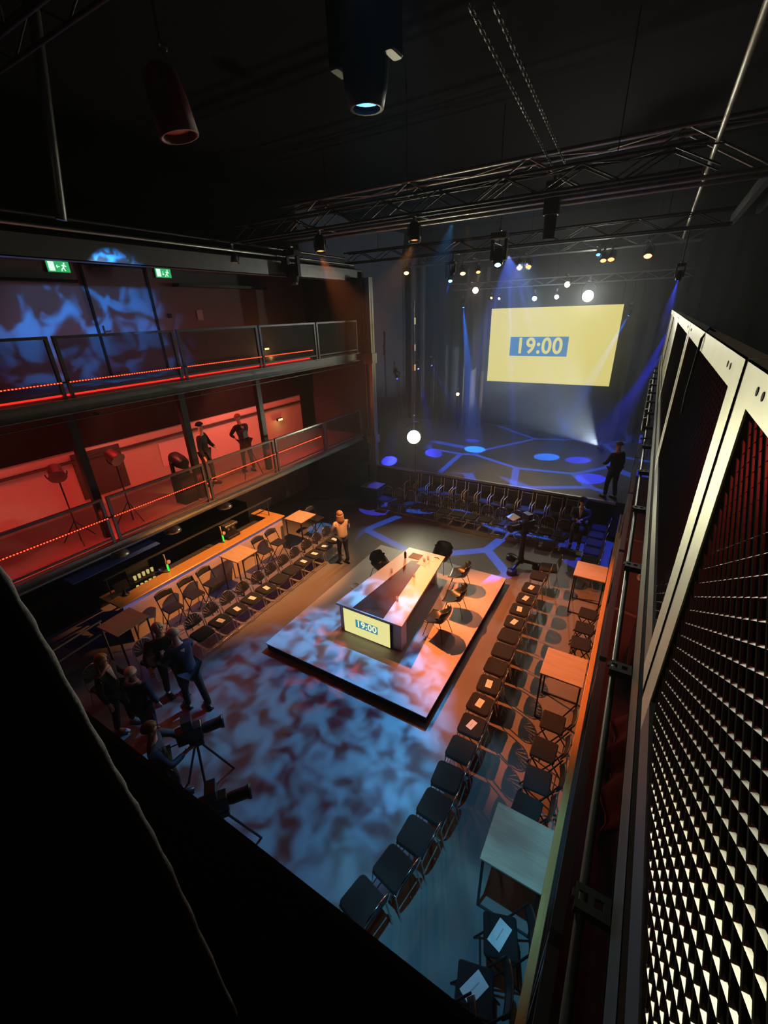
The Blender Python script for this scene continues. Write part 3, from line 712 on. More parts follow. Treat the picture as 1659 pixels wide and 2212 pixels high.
MB().lathe([(0.03, 0.2), (0.03, 0.26)], 10, Matrix.Translation((0.08, -0.08, 0.05))).lathe([(0.03, 0.2), (0.03, 0.26)], 10, Matrix.Translation((0.08, 0.08, 0.05))).build('brew_heads', M_CHROME, t)
t = thing('sink_unit', 'dark dish pile of trays and bowls beside the counter', 'trays', (-9.75, 4.95, 0.9))
MB().rbox(-0.15, 0.15, -0.2, 0.2, 0, 0.06, 0.02).rbox(-0.13, 0.13, -0.18, 0.18, 0.07, 0.12, 0.02).build('tray', M_GM, t)
MB().lathe([(0.04, 0.13), (0.12, 0.2), (0.115, 0.2), (0.035, 0.14)], 14).build('bowl', M_CHROME, t)
t = thing('menu_monitor', 'small dark till screen at the near end of the counter', 'till', (-9.5, 3.85, 1.1))
MB().box(-0.02, 0.0, -0.16, 0.16, 0.1, 0.34, Matrix.Rotation(-0.3, 4, 'Y')).build('screen', M_BM, t)
MB().lathe([(0.09, 0), (0.09, 0.015), (0.02, 0.03), (0.02, 0.14)], 12).build('stand', M_BM, t)
def make_pend():
    t = thing('dome_pendant', '', 'pendant lamp')
    MB().lathe([(0.03, 0.16), (0.10, 0.14), (0.19, 0.07), (0.22, 0.0), (0.205, 0.0), (0.17, 0.07)], 18, cap1=False).build('dome_shade', M_ALU, t)
    MB().tube([(0, 0, 0.15), (0, 0, 0.45)], 0.005, 5).build('cord', M_BM, t)
    return t
PD = Placer(make_pend)
for y, lab in ((4.2, 'nearest'), (5.6, 'middle'), (7.3, 'farthest')):
    PD.put((-9.95, y, 1.85), 0, f'silver dome lamp hanging over the bar, {lab} of three')
tag(MB().box(-9.62, -9.58, 3.55, 8.8, 1.62, 1.66).box(-9.61, -9.59, 3.6, 3.62, 1.1, 1.62).box(-9.61, -9.59, 8.6, 8.62, 1.1, 1.62).build('bar_shelf', M_DKST), 'thin dark shelf rail hanging over the bar counter', 'shelf')
spot((-10.4, 6.0, 2.2), (-11.2, 5.2, 1.3), (0.05, 0.1, 1.0), 14, 120, 0.5)
tag(MB().box(-10.0, -9.6, 3.0, 5.0, 1.86, 1.88).build('blue_panel', mat('blue_panel', (0.05, 0.12, 0.5), 0.5)), 'blue flat panel above the bar counter', 'panel')

# ------------------------------------------------------------------ stage picture and dressing
t = thing('projection_screen', 'large yellow projection above the stage showing 19:00', 'screen', (-4.03, 21.0, 3.73))
MB().box(-2.68, 2.68, 0.0, 0.03, 0, 3.17).build('screen_cloth', M_YEL, t)
tb = MB().box(-1.70, 0.80, -0.012, -0.001, 1.17, 1.98).build('time_box', M_SBLUE, t)
MB().tube([(-2.6, 0.02, 3.15), (-2.6, 0.02, 3.9), (-2.6, -0.9, 4.02)], 0.012, 6).tube([(2.6, 0.02, 3.15), (2.6, 0.02, 3.9), (2.6, -0.9, 4.02)], 0.012, 6).tube([(-2.7, 0.04, 3.17), (2.7, 0.04, 3.17)], 0.025, 6).build('hanging_batten', M_BM, t)
digits(tb, M_YEL, 0.92, 0.022, (-0.43, -0.02, 1.575), (PI / 2, 0, 0), 0.93)
def drape(x0, x1, y, z0, z1, amp=0.06, freq=5.0, axis='x'):
    def fn(u, v):
        p = x0 + (x1 - x0) * u; o_ = amp * math.sin(p * freq * 2) + 0.3 * amp * math.sin(p * freq * 5.3)
        return Vector((p, y + o_, z0 + (z1 - z0) * v)) if axis == 'x' else Vector((y + o_, p, z0 + (z1 - z0) * v))
    return MB().grid(fn, max(8, int(abs(x1 - x0) * 14)), 2)
tag(drape(-8.1, -7.0, 21.4, 1.27, 8.6).build('stage_curtain', mat('brown_curtain', (0.16, 0.12, 0.10), 0.9)), 'brown pleated curtain left of the projection screen', 'curtain')
tag(drape(-12, -8.3, 22.2, 1.27, 9.5).build('stage_curtain', M_CURT), 'black pleated curtain at the far left of the stage', 'curtain')
tag(drape(-1.0, 2.4, 21.6, 1.27, 9.5).build('stage_curtain', M_CURT), 'black pleated curtain right of the projection screen', 'curtain')
t = thing('stage_skirt', 'black pleated cloth hanging across the stage front behind the chairs', 'stage skirt', (0, 0, 0))
drape(-9.3, -0.1, 14.0, 0.0, 1.2, 0.015, 6).build('cloth', M_DRAPE, t)
# column at the end of the left gallery
t = thing('steel_column', 'tall grey steel column where the left gallery meets the stage', 'column', (-8.95, 14.0, 0))
MB().box(-0.15, 0.15, -0.012, 0.012, 0, 8.0).box(-0.15, -0.13, -0.12, 0.12, 0, 8.0).box(0.13, 0.15, -0.12, 0.12, 0, 8.0).build('h_section', M_GM, t)
MB().box(-0.2, 0.2, -0.16, 0.16, 5.2, 5.55).box(-0.2, 0.2, -0.16, 0.16, 2.2, 2.5).build('bracket_plates', M_GM, t)
for y in (4.08, 9.17, 6.62):
    tag(MB().box(-9.95, -9.8, y - .08, y + .08, 2.45, 5.4).build('gallery_column', M_BM), f'dark square column of the lower left gallery, {"near" if y < 5 else ("middle" if y < 8 else "far")} one', 'column')
t = thing('loudspeaker', 'black box loudspeaker hanging by the column left of the stage', 'speaker', (-9.85, 13.9, 7.62))
MB().rbox(-0.62, 0.6, -0.25, 0.25, 0, 0.38, 0.03).build('cabinet', M_BLACK, t)
MB().box(-0.55, 0.53, -0.262, -0.251, 0.04, 0.34).build('grille', M_BM, t)
t = thing('lighting_boom', 'thin vertical pole with metal clamps at the left of the stage', 'pole', (-7.65, 15.0, 1.27))
MB().tube([(0, 0, 0), (0, 0, 6.0)], 0.028, 8).build('pole', M_GM, t)
for z in (3.6, 4.3, 5.2): MB().box(-0.05, 0.05, -0.05, 0.05, z, z + 0.22).build('clamp', M_CHROME, t)

# flight case, monitor at stage-left floor
t = thing('flight_case', 'black flight case on castors at the left end of the stage front row', 'flight case', (-8.35, 12.9, 0))
MB().rbox(-0.35, 0.35, -0.3, 0.3, 0.14, 0.85, 0.02).build('case', M_BM, t)
MB().box(-0.36, 0.36, -0.31, 0.31, 0.83, 0.86).build('lid_edge', M_ALU, t)
for sx in (-1, 1):
    for sy in (-1, 1):
        MB().lathe([(0.06, -0.02), (0.06, 0.02)], 12, Matrix.Translation((0.28 * sx, 0.24 * sy, 0.06)) @ Matrix.Rotation(PI / 2, 4, 'X')).build('castor', M_RUBBER, t)

# ------------------------------------------------------------------ lamps
def aim(o, target):
    v = Vector(target) - Vector(o.location); return v
def par_lamp(loc, target, col, es, label, size=1.0, body=M_BM, group=None, beam=0, deg=20, hang=None):
    t = thing('can_lamp', label, 'stage lamp', loc, 0, group)
    v = (Vector(target) - Vector(loc)).normalized(); q = v.to_track_quat('Z', 'Y').to_matrix().to_4x4()
    s = size
    MB().lathe([(0.05 * s, -0.26 * s), (0.10 * s, -0.22 * s), (0.115 * s, -0.10 * s), (0.12 * s, 0.08 * s), (0.105 * s, 0.08 * s), (0.10 * s, 0.0)], 16, q, cap1=False).build('housing', body, t)
    hs = kids(t)[0]
    MB().lathe([(0.10 * s, 0.035 * s), (0.06 * s, 0.045 * s), (0.01 * s, 0.05 * s)], 16, q).build('lens', lens_mat(col, es), hs)
    x = (q.to_3x3() @ Vector((1, 0, 0))); up = Vector((0, 0, 1))
    pts = [x * 0.125 * s, x * 0.13 * s + up * 0.16 * s, x * 0.06 * s + up * 0.24 * s, -x * 0.06 * s + up * 0.24 * s, -x * 0.13 * s + up * 0.16 * s, -x * 0.125 * s]
    MB().tube(pts, 0.010 * s, 6).build('yoke', M_BM, t)
    MB().box(-0.03, 0.03, -0.025, 0.025, 0.24 * s, 0.34 * s).tube([(0, -.04, 0.34 * s), (0, .04, .34 * s)], 0.035, 8).build('clamp', M_GM, t)
    if hang and hang < loc[2]: MB().tube([(0, 0.14, -0.02), (0, 0.14, hang - loc[2])], 0.016, 6).build('stand_pole', M_BM, t)
    elif hang: MB().tube([(0, 0, 0.22 * s), (0, 0, hang - loc[2])], 0.014, 6).tube([(0, -0.62, hang - loc[2]), (0, 0.62, hang - loc[2])], 0.018, 6).build('drop_rod', M_BM, t)
    if beam: spot(tuple(Vector(loc) + v * 0.14), target, col, beam, deg, 0.4, 0.04)
    return t
def moving_head(loc, target, col, es, label, s=1.0, beam=0, deg=12, blend=0.2, hang=None):
    t = thing('moving_head_lamp', label, 'stage lamp', loc, 0)
    v = (Vector(target) - Vector(loc)).normalized(); q = v.to_track_quat('Z', 'Y').to_matrix().to_4x4()
    MB().rbox(-0.17 * s, 0.17 * s, -0.14 * s, 0.14 * s, 0.34 * s, 0.46 * s, 0.03 * s).build('base', M_BM, t)
    for sx in (-1, 1): MB().rbox(0.15 * s * sx - 0.03 * s, 0.15 * s * sx + 0.03 * s, -0.06 * s, 0.06 * s, -0.06 * s, 0.34 * s, 0.02 * s).build('yoke_arm', M_BM, t)
    MB().lathe([(0.06 * s, -0.20 * s), (0.115 * s, -0.15 * s), (0.12 * s, 0.0), (0.105 * s, 0.14 * s), (0.085 * s, 0.22 * s), (0.07 * s, 0.22 * s)], 16, q, cap1=False).build('head', M_BM, t)
    MB().lathe([(0.07 * s, 0.19 * s), (0.02 * s, 0.205 * s)], 16, q).build('lens', lens_mat(col, es), t)
    MB().tube([(0, -.05, 0.52 * s), (0, .05, .52 * s)], 0.04, 8).build('clamp', M_GM, t)
    if hang and hang > loc[2]: MB().tube([(0, 0, 0.4 * s), (0, 0, hang - loc[2])], 0.014, 6).tube([(0, -0.5, hang - loc[2]), (0, 0.5, hang - loc[2])], 0.018, 6).build('drop_rod', M_BM, t)
    elif hang: MB().tube([(0.3 * s, 0, 0.4 * s), (0.3 * s, 0, hang - loc[2])], 0.02, 6).tube([(0, 0, 0.4 * s), (0.3 * s, 0, 0.4 * s)], 0.016, 6).build('stand_pole', M_BM, t)
    if beam: spot(tuple(Vector(loc) + v * 0.25 * s), target, col, beam, deg, blend, 0.03)
    return t
DIRS = dict()
def at(dx, dz, Y): return (dx * Y, Y, 6.85 + dz * Y)
# first rig row
par_lamp((-9.45, 8.66, 8.18), (-8.6, 8.0, 4), AMBER, 5, 'can lamp with amber lens by the left gallery roof edge', hang=8.57)
par_lamp((-6.74, 8.7, 8.2), (-6.2, 8.0, 4), (1, 0.22, 0.05), 5, 'can lamp with orange lens left of the centre of the front rig', hang=8.57)
par_lamp((-4.47, 8.8, 8.2), (-4.2, 8.2, 4), (1, 0.22, 0.05), 5, 'can lamp with orange lens at the centre of the front rig', hang=8.57)
moving_head((-9.15, 10.5, 7.95), (-9.0, 10.3, 0), BLUE, 6, 'moving head lamp with blue beam pointing down beside the left gallery', 1.25, beam=2500, deg=7, hang=8.77)
moving_head((-2.17, 3.5, 8.56), (-2.35, 3.6, 0), BLUE, 3, 'large dark moving head lamp with blue beam high over the floor', 1.5, beam=900, deg=6, hang=9.62)
par_lamp((-3.95, 3.2, 8.42), (-3.5, 3.6, 5), RED, 0.05, 'can lamp with red light painted on, hanging at the upper left', 1.4, mat('red_lit_body', (0.16, 0.02, 0.02), 0.5), beam=0, hang=9.62)  # red light falling on the body is put into its colour
# second rig: y 14..18
sec = [(-0.313, 0.098, 13.8, CYAN, 9, 'cyan lens in the middle of the second rig', 'm', 1.3), (-0.689, 0.096, 14.0, CYAN, 5, 'small cyan lens above the hanging loudspeaker', 'p', .7),
       (-0.529, 0.086, 17.3, AMBER, 6, 'amber round lens over the left stage', 'p', 1.0), (-0.419, 0.070, 17.5, CYAN, 9, 'teal lens over the left stage', 'm', 1.1),
       (-0.390, 0.076, 17.5, AMBER, 6, 'amber lens right of the teal one', 'p', 1.0), (-0.355, 0.076, 17.5, (1, .25, .08), 5, 'small orange lens over the centre stage', 'p', .8),
       (-0.268, 0.079, 17.6, (1, .25, .08), 9, 'orange lens, left one of the bright pair above the screen', 'p', 1.0), (-0.250, 0.079, 17.6, (1, .25, .08), 4, 'dim orange lens, right one of the pair above the screen', 'p', 1.0),
       (-0.123, 0.089, 17.5, BLUE, 4, 'small blue lens at the right of the rig', 'p', .7), (-0.113, 0.079, 17.4, (1, .2, .06), 7, 'red-orange lens, left of the pair at the right of the rig', 'p', .9),
       (-0.100, 0.080, 17.4, (1, .25, .08), 4, 'dim orange lens, right of the pair at the right of the rig', 'p', 1.0), (-0.041, 0.081, 17.1, (1, .22, .05), 14, 'strong orange lens at the far right end of the rig', 'p', 1.1)]
for dx, dz, Y, col, es, lab, kd, s in sec:
    p = at(dx, dz, Y); tg = (p[0] * 0.75, Y - 4.0, 3.5)
    if kd == 'p': par_lamp(p, tg, col, es, 'can lamp with ' + lab, s, hang=8.57 if Y > 15 else 8.52)
    else: moving_head(p, tg, col, es, 'moving head lamp with ' + lab, s, hang=8.57 if Y > 15 else 8.52)
par_lamp(at(-0.359, 0.040, 20), (0, 0, 6.6), (1.0, 0.62, 0.5), 22, 'bright salmon lamp at the upper left of the screen', 1.2, beam=120, deg=40, hang=7.95)
par_lamp(at(-0.171, 0.041, 20), (0, 0, 6.6), (1.0, 0.75, 0.62), 22, 'bright salmon lamp above the middle of the screen', 1.0, beam=80, deg=40, hang=7.95)
par_lamp(at(-0.231, 0.019, 20.3), (-3, 3, 4), (0.75, 1.0, 0.6), 18, 'greenish white lamp on the top edge of the screen', .9, beam=100, deg=50, hang=7.72)
par_lamp(at(-0.188, 0.020, 20.3), (-2, 3, 4), WHITE, 16, 'small white lamp on the top edge of the screen', .8, beam=60, deg=50, hang=7.72)
par_lamp(at(-0.305, 0.022, 20.3), (-6, 3, 1), WHITE, 4, 'small white lamp left of the top edge of the screen', .5, hang=7.72)
par_lamp(at(-0.322, 0.024, 20.3), (-6, 3, 1), AMBER, 4, 'small amber lamp left of the top edge of the screen', .5, hang=7.72)
# the two dazzling lamps
par_lamp((-2.55, 19.6, 7.22), (0, 0, 6.85), (1.0, 0.98, 0.85), 400, 'dazzling white lamp at the upper right of the screen', 1.9, beam=2600, deg=16, hang=7.72)
par_lamp((-6.95, 13.62, 2.72), (0, 0, 6.85), (1.0, 0.95, 0.62), 500, 'dazzling white lamp on a stand left of the stage front', 2.3, beam=1900, deg=16)
t = thing('lamp_stand', 'black tripod stand carrying the dazzling lamp left of the stage', 'lamp stand', (-6.95, 13.75, 0))
MB().tube([(0, 0, 0.2), (0, 0, 2.55)], 0.02, 8).build('pole', M_BM, t)
for a in (0.3, 2.4, 4.5): MB().tube([(0, 0, 0.55), (0.25 * math.cos(a), 0.25 * math.sin(a), 0.0)], 0.012, 6).build('leg', M_BM, t)
# blue beams on the stage
def stage_beam(src, dst, col, w_, deg, es, label, hang=1.28, s=.6, blend=0.1):
    moving_head(src, dst, col, es, label, s, beam=w_, deg=deg, blend=blend, hang=hang)
stage_beam((-7.72, 20.0, 7.1), (-6.0, 17.7, 1.27), (0.012, 0.19, 1.0), 30000, 8.2, 20, 'moving head lamp sending the tall blue beam left of the screen', 7.72)
stage_beam((-1.05, 20.3, 6.6), (-2.95, 17.9, 1.27), (0.012, 0.19, 1.0), 15000, 9, 6, 'moving head lamp with blue beam right of the screen', 7.72)
stage_beam((-9.96, 20, 4.38), (-7.43, 16.45, 1.27), (0.03, 0.04, 1.0), 3500, 8, 30, 'small floor-aimed lamp with violet beam on the left stage wall, left one')
stage_beam((-9.28, 20, 4.57), (-6.6, 19.0, 1.27), (0.03, 0.04, 1.0), 3000, 8, 30, 'small floor-aimed lamp with violet beam on the left stage wall, right one')
stage_beam((-10.6, 19, 4.0), (-8.65, 14.7, 1.27), (0.03, 0.04, 1.0), 3000, 7, 6, 'small lamp with violet beam at the far left of the stage')
stage_beam((0.4, 19.5, 6.3), (-1.05, 16.0, 1.27), (0.015, 0.03, 1.0), 11000, 9, 6, 'moving head lamp with dark blue beam at the right stage side')
stage_beam((0.6, 20.5, 5.6), (-1.75, 18.0, 1.27), (0.015, 0.03, 1.0), 11000, 9, 6, 'moving head lamp with dark blue beam behind the right stage side')
stage_beam((0.2, 14.6, 7.5), (-0.3, 12.9, 0.4), (0.04, 0.08, 1.0), 3500, 17, 4, 'moving head lamp lighting the chairs by the right wall blue', 8.52)
stage_beam((-6.0, 14.5, 8.0), (-7.9, 12.9, 0.6), (0.06, 0.08, 1.0), 6000, 10, 3, 'moving head lamp lighting the flight case blue', 8.52)
t = par_lamp((-1.15, 19.3, 1.5), (-3.5, 19.8, 3.4), (0.75, 0.85, 1.0), 30, 'white floor lamp at the right of the stage shining left', .8, beam=2500, deg=70, hang=1.28)
par_lamp((-8.0, 20.5, 3.1), (-4, 10, 3), (1.0, 0.6, 0.2), 6, 'small amber lamp low beside the tall blue beam', .8, hang=1.28)
# amber wall lights of the galleries
for (x, y, z, lab) in ((-11.8, 11.9, 3.3, 'small amber wall light on the lower left gallery'), (-11.8, 11.7, 5.85, 'small amber wall light on the upper left gallery')):
    t = thing('wall_light', lab, 'wall light', (x, y, z))
    MB().box(-0.1, 0.0, -0.12, 0.12, -0.05, 0.05).build('housing', M_BM, t); MB().box(0, 0.012, -0.1, 0.1, -0.03, 0.03).build('lamp_glass', lens_mat(AMBER, 5), t)
    point((x + 0.15, y, z - 0.1), AMBER, 3, 0.04)

# ------------------------------------------------------------------ rig: trusses, girders, pipes
def truss(x0, x1, y, z, h, d, label, r=0.025, step=0.6, m=M_GM, axis='x', y1=None):
    t = thing('lighting_truss', label, 'truss', (x0, y, z))
    L = x1 - x0
    def P(a, b_, c): return (a, b_, c) if axis == 'x' else (b_, a, c)
    for (b_, c) in ((-d / 2, 0), (d / 2, 0), (-d / 2, h), (d / 2, h)): MB().tube([P(0, b_, c), P(L, b_, c)], r, 6).build('chord', m, t)
    w_ = MB(); k = 0; a = 0
    while a < L - step * 0.5:
        z0, z1 = (0, h) if k % 2 == 0 else (h, 0)
        for b_ in (-d / 2, d / 2): w_.tube([P(a, b_, z0), P(a + step, b_, z1)], r * 0.5, 5)
        w_.tube([P(a, -d / 2 if k % 2 else d / 2, h), P(a + step, d / 2 if k % 2 else -d / 2, h)], r * 0.5, 5)
        a += step; k += 1
    w_.build('lacing', m, t)
    for q in (0.12, 0.5, 0.88): MB().tube([P(L * q, 0, h), P(L * q, 0, 10.49 - z)], 0.008, 5).build('hanger', M_BM, t)
    return t
truss(-9.3, 0.1, 8.75, 8.55, 0.3, 0.3, 'black lighting truss across the room over the platform', m=M_BM)
truss(-9.3, 0.1, 3.4, 9.6, 0.3, 0.3, 'black lighting truss high over the near part of the hall', m=M_BM)
truss(-9.3, 2.5, 10.6, 8.75, 0.75, 0.5, 'grey roof truss with wide lattice across the middle of the hall', 0.04, 1.3)
truss(-9.95, 1.0, 14.3, 8.5, 0.3, 0.3, 'black lighting truss above the stage edge', m=M_BM)
truss(-9.4, 0.6, 17.6, 8.55, 0.3, 0.3, 'aluminium truss full of coloured lamps above the stage', m=M_GM)
truss(-8.3, 0.6, 20.1, 7.7, 0.25, 0.25, 'thin truss above the projection screen', 0.02, 0.5)
tag(MB().tube([(0.28, 1.5, 8.98), (0.12, 20, 8.75)], 0.035, 8).build('ceiling_pipe', M_GALV), 'long shiny pipe running under the ceiling on the right', 'pipe')
tag(MB().box(1.2, 1.32, 4, 18, 8.9, 9.15).build('roof_girder', M_GM), 'grey girder along the ceiling above the right gallery', 'girder')
tag(MB().box(1.75, 1.85, 4, 18, 9.1, 9.3).build('roof_girder', M_GM), 'thinner grey girder at the far right of the ceiling', 'girder')
for x, lab in ((-9.35, 'lower'), (-9.7, 'upper')):
    tag(MB().tube([(x, 0, 8.38 if x > -9.5 else 8.6), (x, 13.8, 8.38 if x > -9.5 else 8.6)], 0.035, 8).build('ceiling_pipe', M_GM), f'grey pipe along the left gallery roof, {lab} one', 'pipe')
tag(MB().lathe([(0.32, 0), (0.32, 7)], 20, Matrix.Translation((-6.5, 1.2, 9.4)) @ Matrix.Rotation(0.35, 4, 'Z') @ Matrix.Rotation(PI / 2, 4, 'Y')).build('air_duct', M_GM), 'thick grey air duct under the ceiling at the upper left', 'duct')
tag(MB().tube([(-7.6, 3.9, 8.2), (-7.4, 4.2, 10.4)], 0.07, 10).build('drain_pipe', M_GM), 'grey vertical pipe near the ceiling at the upper left', 'pipe')
# chains
def chain(p0, p1, sag, label):
    p0 = Vector(p0); p1 = Vector(p1); n = int((p1 - p0).length / 0.075); b = MB()
    for i in range(n):
        t0 = i / n; t1 = (i + 1) / n
        f = lambda t_: p0.lerp(p1, t_) - Vector((0, 0, sag * 4 * t_ * (1 - t_)))
        a, c = f(t0 - 0.12 / n), f(t1 + 0.12 / n); d = (c - a).normalized(); s = Vector((0, 0, 1)).cross(d).normalized(); u = s.cross(d)
        s = s if i % 2 else u; r_ = 0.016
        m_ = (a + c) / 2; h = (c - a).length / 2 - r_
        ring = [m_ + d * (h + r_ * math.sin(q)) * 1 + s * r_ * math.cos(q) for q in (0, PI / 4, PI / 2, 3 * PI / 4, PI)] + [m_ - d * (h + r_ * math.sin(q)) - s * r_ * math.cos(q) for q in (0, PI / 4, PI / 2, 3 * PI / 4, PI)]
        b.tube(ring, 0.0055, 4, closed=True)
    tag(b.build('hoist_chain', M_GM), label, 'chain')
chain((-1.72, 4.3, 8.97), (-2.12, 9.7, 9.05), 0.0, 'hanging hoist chain over the hall, left one of two')
chain((-1.56, 4.4, 8.97), (-1.95, 9.9, 9.1), 0.0, 'hanging hoist chain over the hall, right one of two')
t = thing('chain_hoist', 'dark chain hoist motor on the roof truss', 'hoist', (-2.25, 10.35, 8.5))
MB().rbox(-0.14, 0.14, -0.12, 0.12, 0, 0.55, 0.03).build('motor', M_BM, t); MB().tube([(0, 0, 0.55), (0, 0, 0.75)], 0.03, 8).build('hook', M_GM, t)
MB().lathe([(0.11, -0.4), (0.12, 0.0)], 12).build('chain_bag', M_DRAPE, t)

# exit signs
def exit_sign(y, arrow, label):
    t = thing('exit_sign', label, 'exit sign', (-11.96, y, 8.05))
    MB().box(-0.04, 0.0, -0.24, 0.24, -0.12, 0.12).build('box', M_PAPER, t)
    MB().box(0.0, 0.008, -0.23, 0.23, -0.11, 0.11).build('green_face', M_EXIT, t)
    b = MB()
    b.box(0.009, 0.011, -0.20, -0.08, -0.09, 0.09)
    b.lathe([(0.018, 0), (0.018, 0.002)], 10, Matrix.Translation((0.009, 0.13, 0.065)) @ Matrix.Rotation(PI / 2, 4, 'Y'))
    def bar(p, q, wd=0.011):
        d = Vector((0, q[0] - p[0], q[1] - p[1])).normalized(); n_ = Vector((0, -d.z, d.y)) * wd
        P_, Q_ = Vector((0.01, *p)), Vector((0.01, *q)); b.add([P_ - n_, Q_ - n_, Q_ + n_, P_ + n_], [(0, 1, 2, 3), (3, 2, 1, 0)])
    bar((0.12, 0.04), (0.10, -0.02), 0.016); bar((0.10, -0.02), (0.13, -0.085)); bar((0.10, -0.02), (0.06, -0.05)); bar((0.06, -0.05), (0.05, -0.09)); bar((0.12, 0.035), (0.165, 0.0)); bar((0.12, 0.03), (0.07, 0.02))
    if arrow == 'l': bar((0.03, 0.0), (-0.04, 0.0), 0.008); bar((-0.04, 0), (-0.015, 0.03), 0.008); bar((-0.04, 0), (-0.015, -0.03), 0.008)
    else: bar((-0.01, 0.04), (-0.01, -0.05), 0.008); bar((-0.01, -0.05), (0.015, -0.02), 0.008); bar((-0.01, -0.05), (-0.035, -0.02), 0.008)
    b.build('pictogram', M_EXITW, t)
exit_sign(5.77, 'l', 'green emergency exit sign with running figure, left of the gallery door')
exit_sign(8.38, 'd', 'green emergency exit sign with running figure, right of the gallery door')

# ------------------------------------------------------------------ cameras
def studio_camera(loc, rz, label, pedestal=True):
    t = thing('studio_camera', label, 'camera', loc, rz)
    if pedestal:
        MB().lathe([(0.10, 0.16), (0.10, 0.30), (0.075, 0.34), (0.075, 1.05), (0.09, 1.1)], 14).build('column', M_BM, t)
        for k in range(3):
            a = 2 * PI * k / 3 + 0.4; c, s = math.cos(a), math.sin(a)
            MB().tube([(0.05 * c, 0.05 * s, 0.22), (0.30 * c, 0.30 * s, 0.17), (0.48 * c, 0.48 * s, 0.13)], [0.06, 0.05, 0.04], 8).lathe([(0.03, 0.13), (0.14, 0.12), (0.15, 0.02), (0.15, 0.0)], 12, Matrix.Translation((0.48 * c, 0.48 * s, 0.0))).build('castor_leg', M_BM, t)
        MB().tube([(0.26 * math.cos(q), 0.26 * math.sin(q), 1.0) for q in [2 * PI * k / 20 for k in range(20)]], 0.014, 6, closed=True).build('steering_ring', M_BM, t)
    else:
        for k in range(3):
            a = 2 * PI * k / 3 + 0.4; c, s = math.cos(a), math.sin(a)
            MB().tube([(0.05 * c, 0.05 * s, 1.08), (0.48 * c, 0.48 * s, 0.0)], 0.022, 6).build('tripod_leg', M_BM, t)
    MB().rbox(-0.12, 0.12, -0.08, 0.08, 1.1, 1.22, 0.02).build('pan_head', M_BM, t)
    MB().rbox(-0.28, 0.14, -0.09, 0.09, 1.24, 1.5, 0.02).build('camera_body', M_BM, t)
    MB().lathe([(0.075, 0.14), (0.09, 0.2), (0.09, 0.42), (0.11, 0.46), (0.11, 0.5), (0.08, 0.48)], 14, Matrix.Translation((0, 0, 1.36)) @ Matrix.Rotation(PI / 2, 4, 'Y')).build('lens', M_BM, t)
    MB().box(-0.14, 0.02, -0.12, 0.12, 1.54, 1.72).box(-0.08, -0.04, -0.02, 0.02, 1.5, 1.54).build('viewfinder', M_BM, t)
    for sy in (-1, 1): MB().tube([(-0.1, 0.08 * sy, 1.18), (-0.55, 0.22 * sy, 1.02)], 0.012, 6).build('pan_bar', M_BM, t)
    return t
t = studio_camera((-2.16, 11.05, 0), -2.2, 'studio camera on wheeled pedestal with script holder, between platform and stage')
MB().box(-0.12, 0.12, -0.15, 0.15, 1.76, 1.775, Matrix.Rotation(0.25, 4, 'Y')).build('script_sheet', M_PAPER, t)
studio_camera((-4.80, 2.20, 0), 1.0, 'dark camera on tripod at the near left of the floor, upper one', False).scale = (0.85, 0.85, 0.95)
studio_camera((-3.65, 1.70, 0), 0.9, 'dark camera on tripod at the near left of the floor, lower one', False).scale = (0.8, 0.8, 0.95)

# ------------------------------------------------------------------ people
def skin_obj(name, V, E, R, m, parent, sub=1):
    me = bpy.data.meshes.new(name); me.from_pydata(V, E, []); me.materials.append(m)
    o = bpy.data.objects.new(name, me); COL.objects.link(o); o.parent = parent
    md = o.modifiers.new('skin', 'SKIN'); md.use_smooth_shade = True
    sv = me.skin_vertices[0].data if me.skin_vertices else None
    if sv is None:
        lay = me.attributes.new('skin_vert', 'FLOAT', 'POINT')
    for i, r in enumerate(R):
        rr_ = r if isinstance(r, tuple) else (r, r)
        sv[i].radius = rr_; sv[i].use_root = (i == 0)
    o.modifiers.new('sub', 'SUBSURF').levels = sub; o.modifiers['sub'].render_levels = sub
    return o
def skinned(name, chains, m, parent, sub=1):
    """chains: list of [(point, radius), ...]; equal points are shared"""
    V = []; E = []; R = []; idx = {}
    def vid(p, r):
        k = tuple(round(c, 4) for c in p)
        if k not in idx: idx[k] = len(V); V.append(tuple(p)); R.append(r)
        return idx[k]
    for ch in chains:
        ids = [vid(p, r) for p, r in ch]
        for a, b_ in zip(ids, ids[1:]):
            if a != b_ and (a, b_) not in E and (b_, a) not in E: E.append((a, b_))
    me = bpy.data.meshes.new(name); me.from_pydata(V, E, []); me.materials.append(m)
    o = bpy.data.objects.new(name, me); COL.objects.link(o); o.parent = parent
    md = o.modifiers.new('skin', 'SKIN'); md.use_smooth_shade = True
    if not me.skin_vertices:
        bpy.context.view_layer.objects.active = o; o.select_set(True)
        bpy.ops.mesh.customdata_skin_add(); o.select_set(False)
    for i, r in enumerate(R):
        me.skin_vertices[0].data[i].radius = r if isinstance(r, tuple) else (r, r)
        me.skin_vertices[0].data[i].use_root = (i == 0)
    sb = o.modifiers.new('sub', 'SUBSURF'); sb.levels = sub; sb.render_levels = sub
    return o
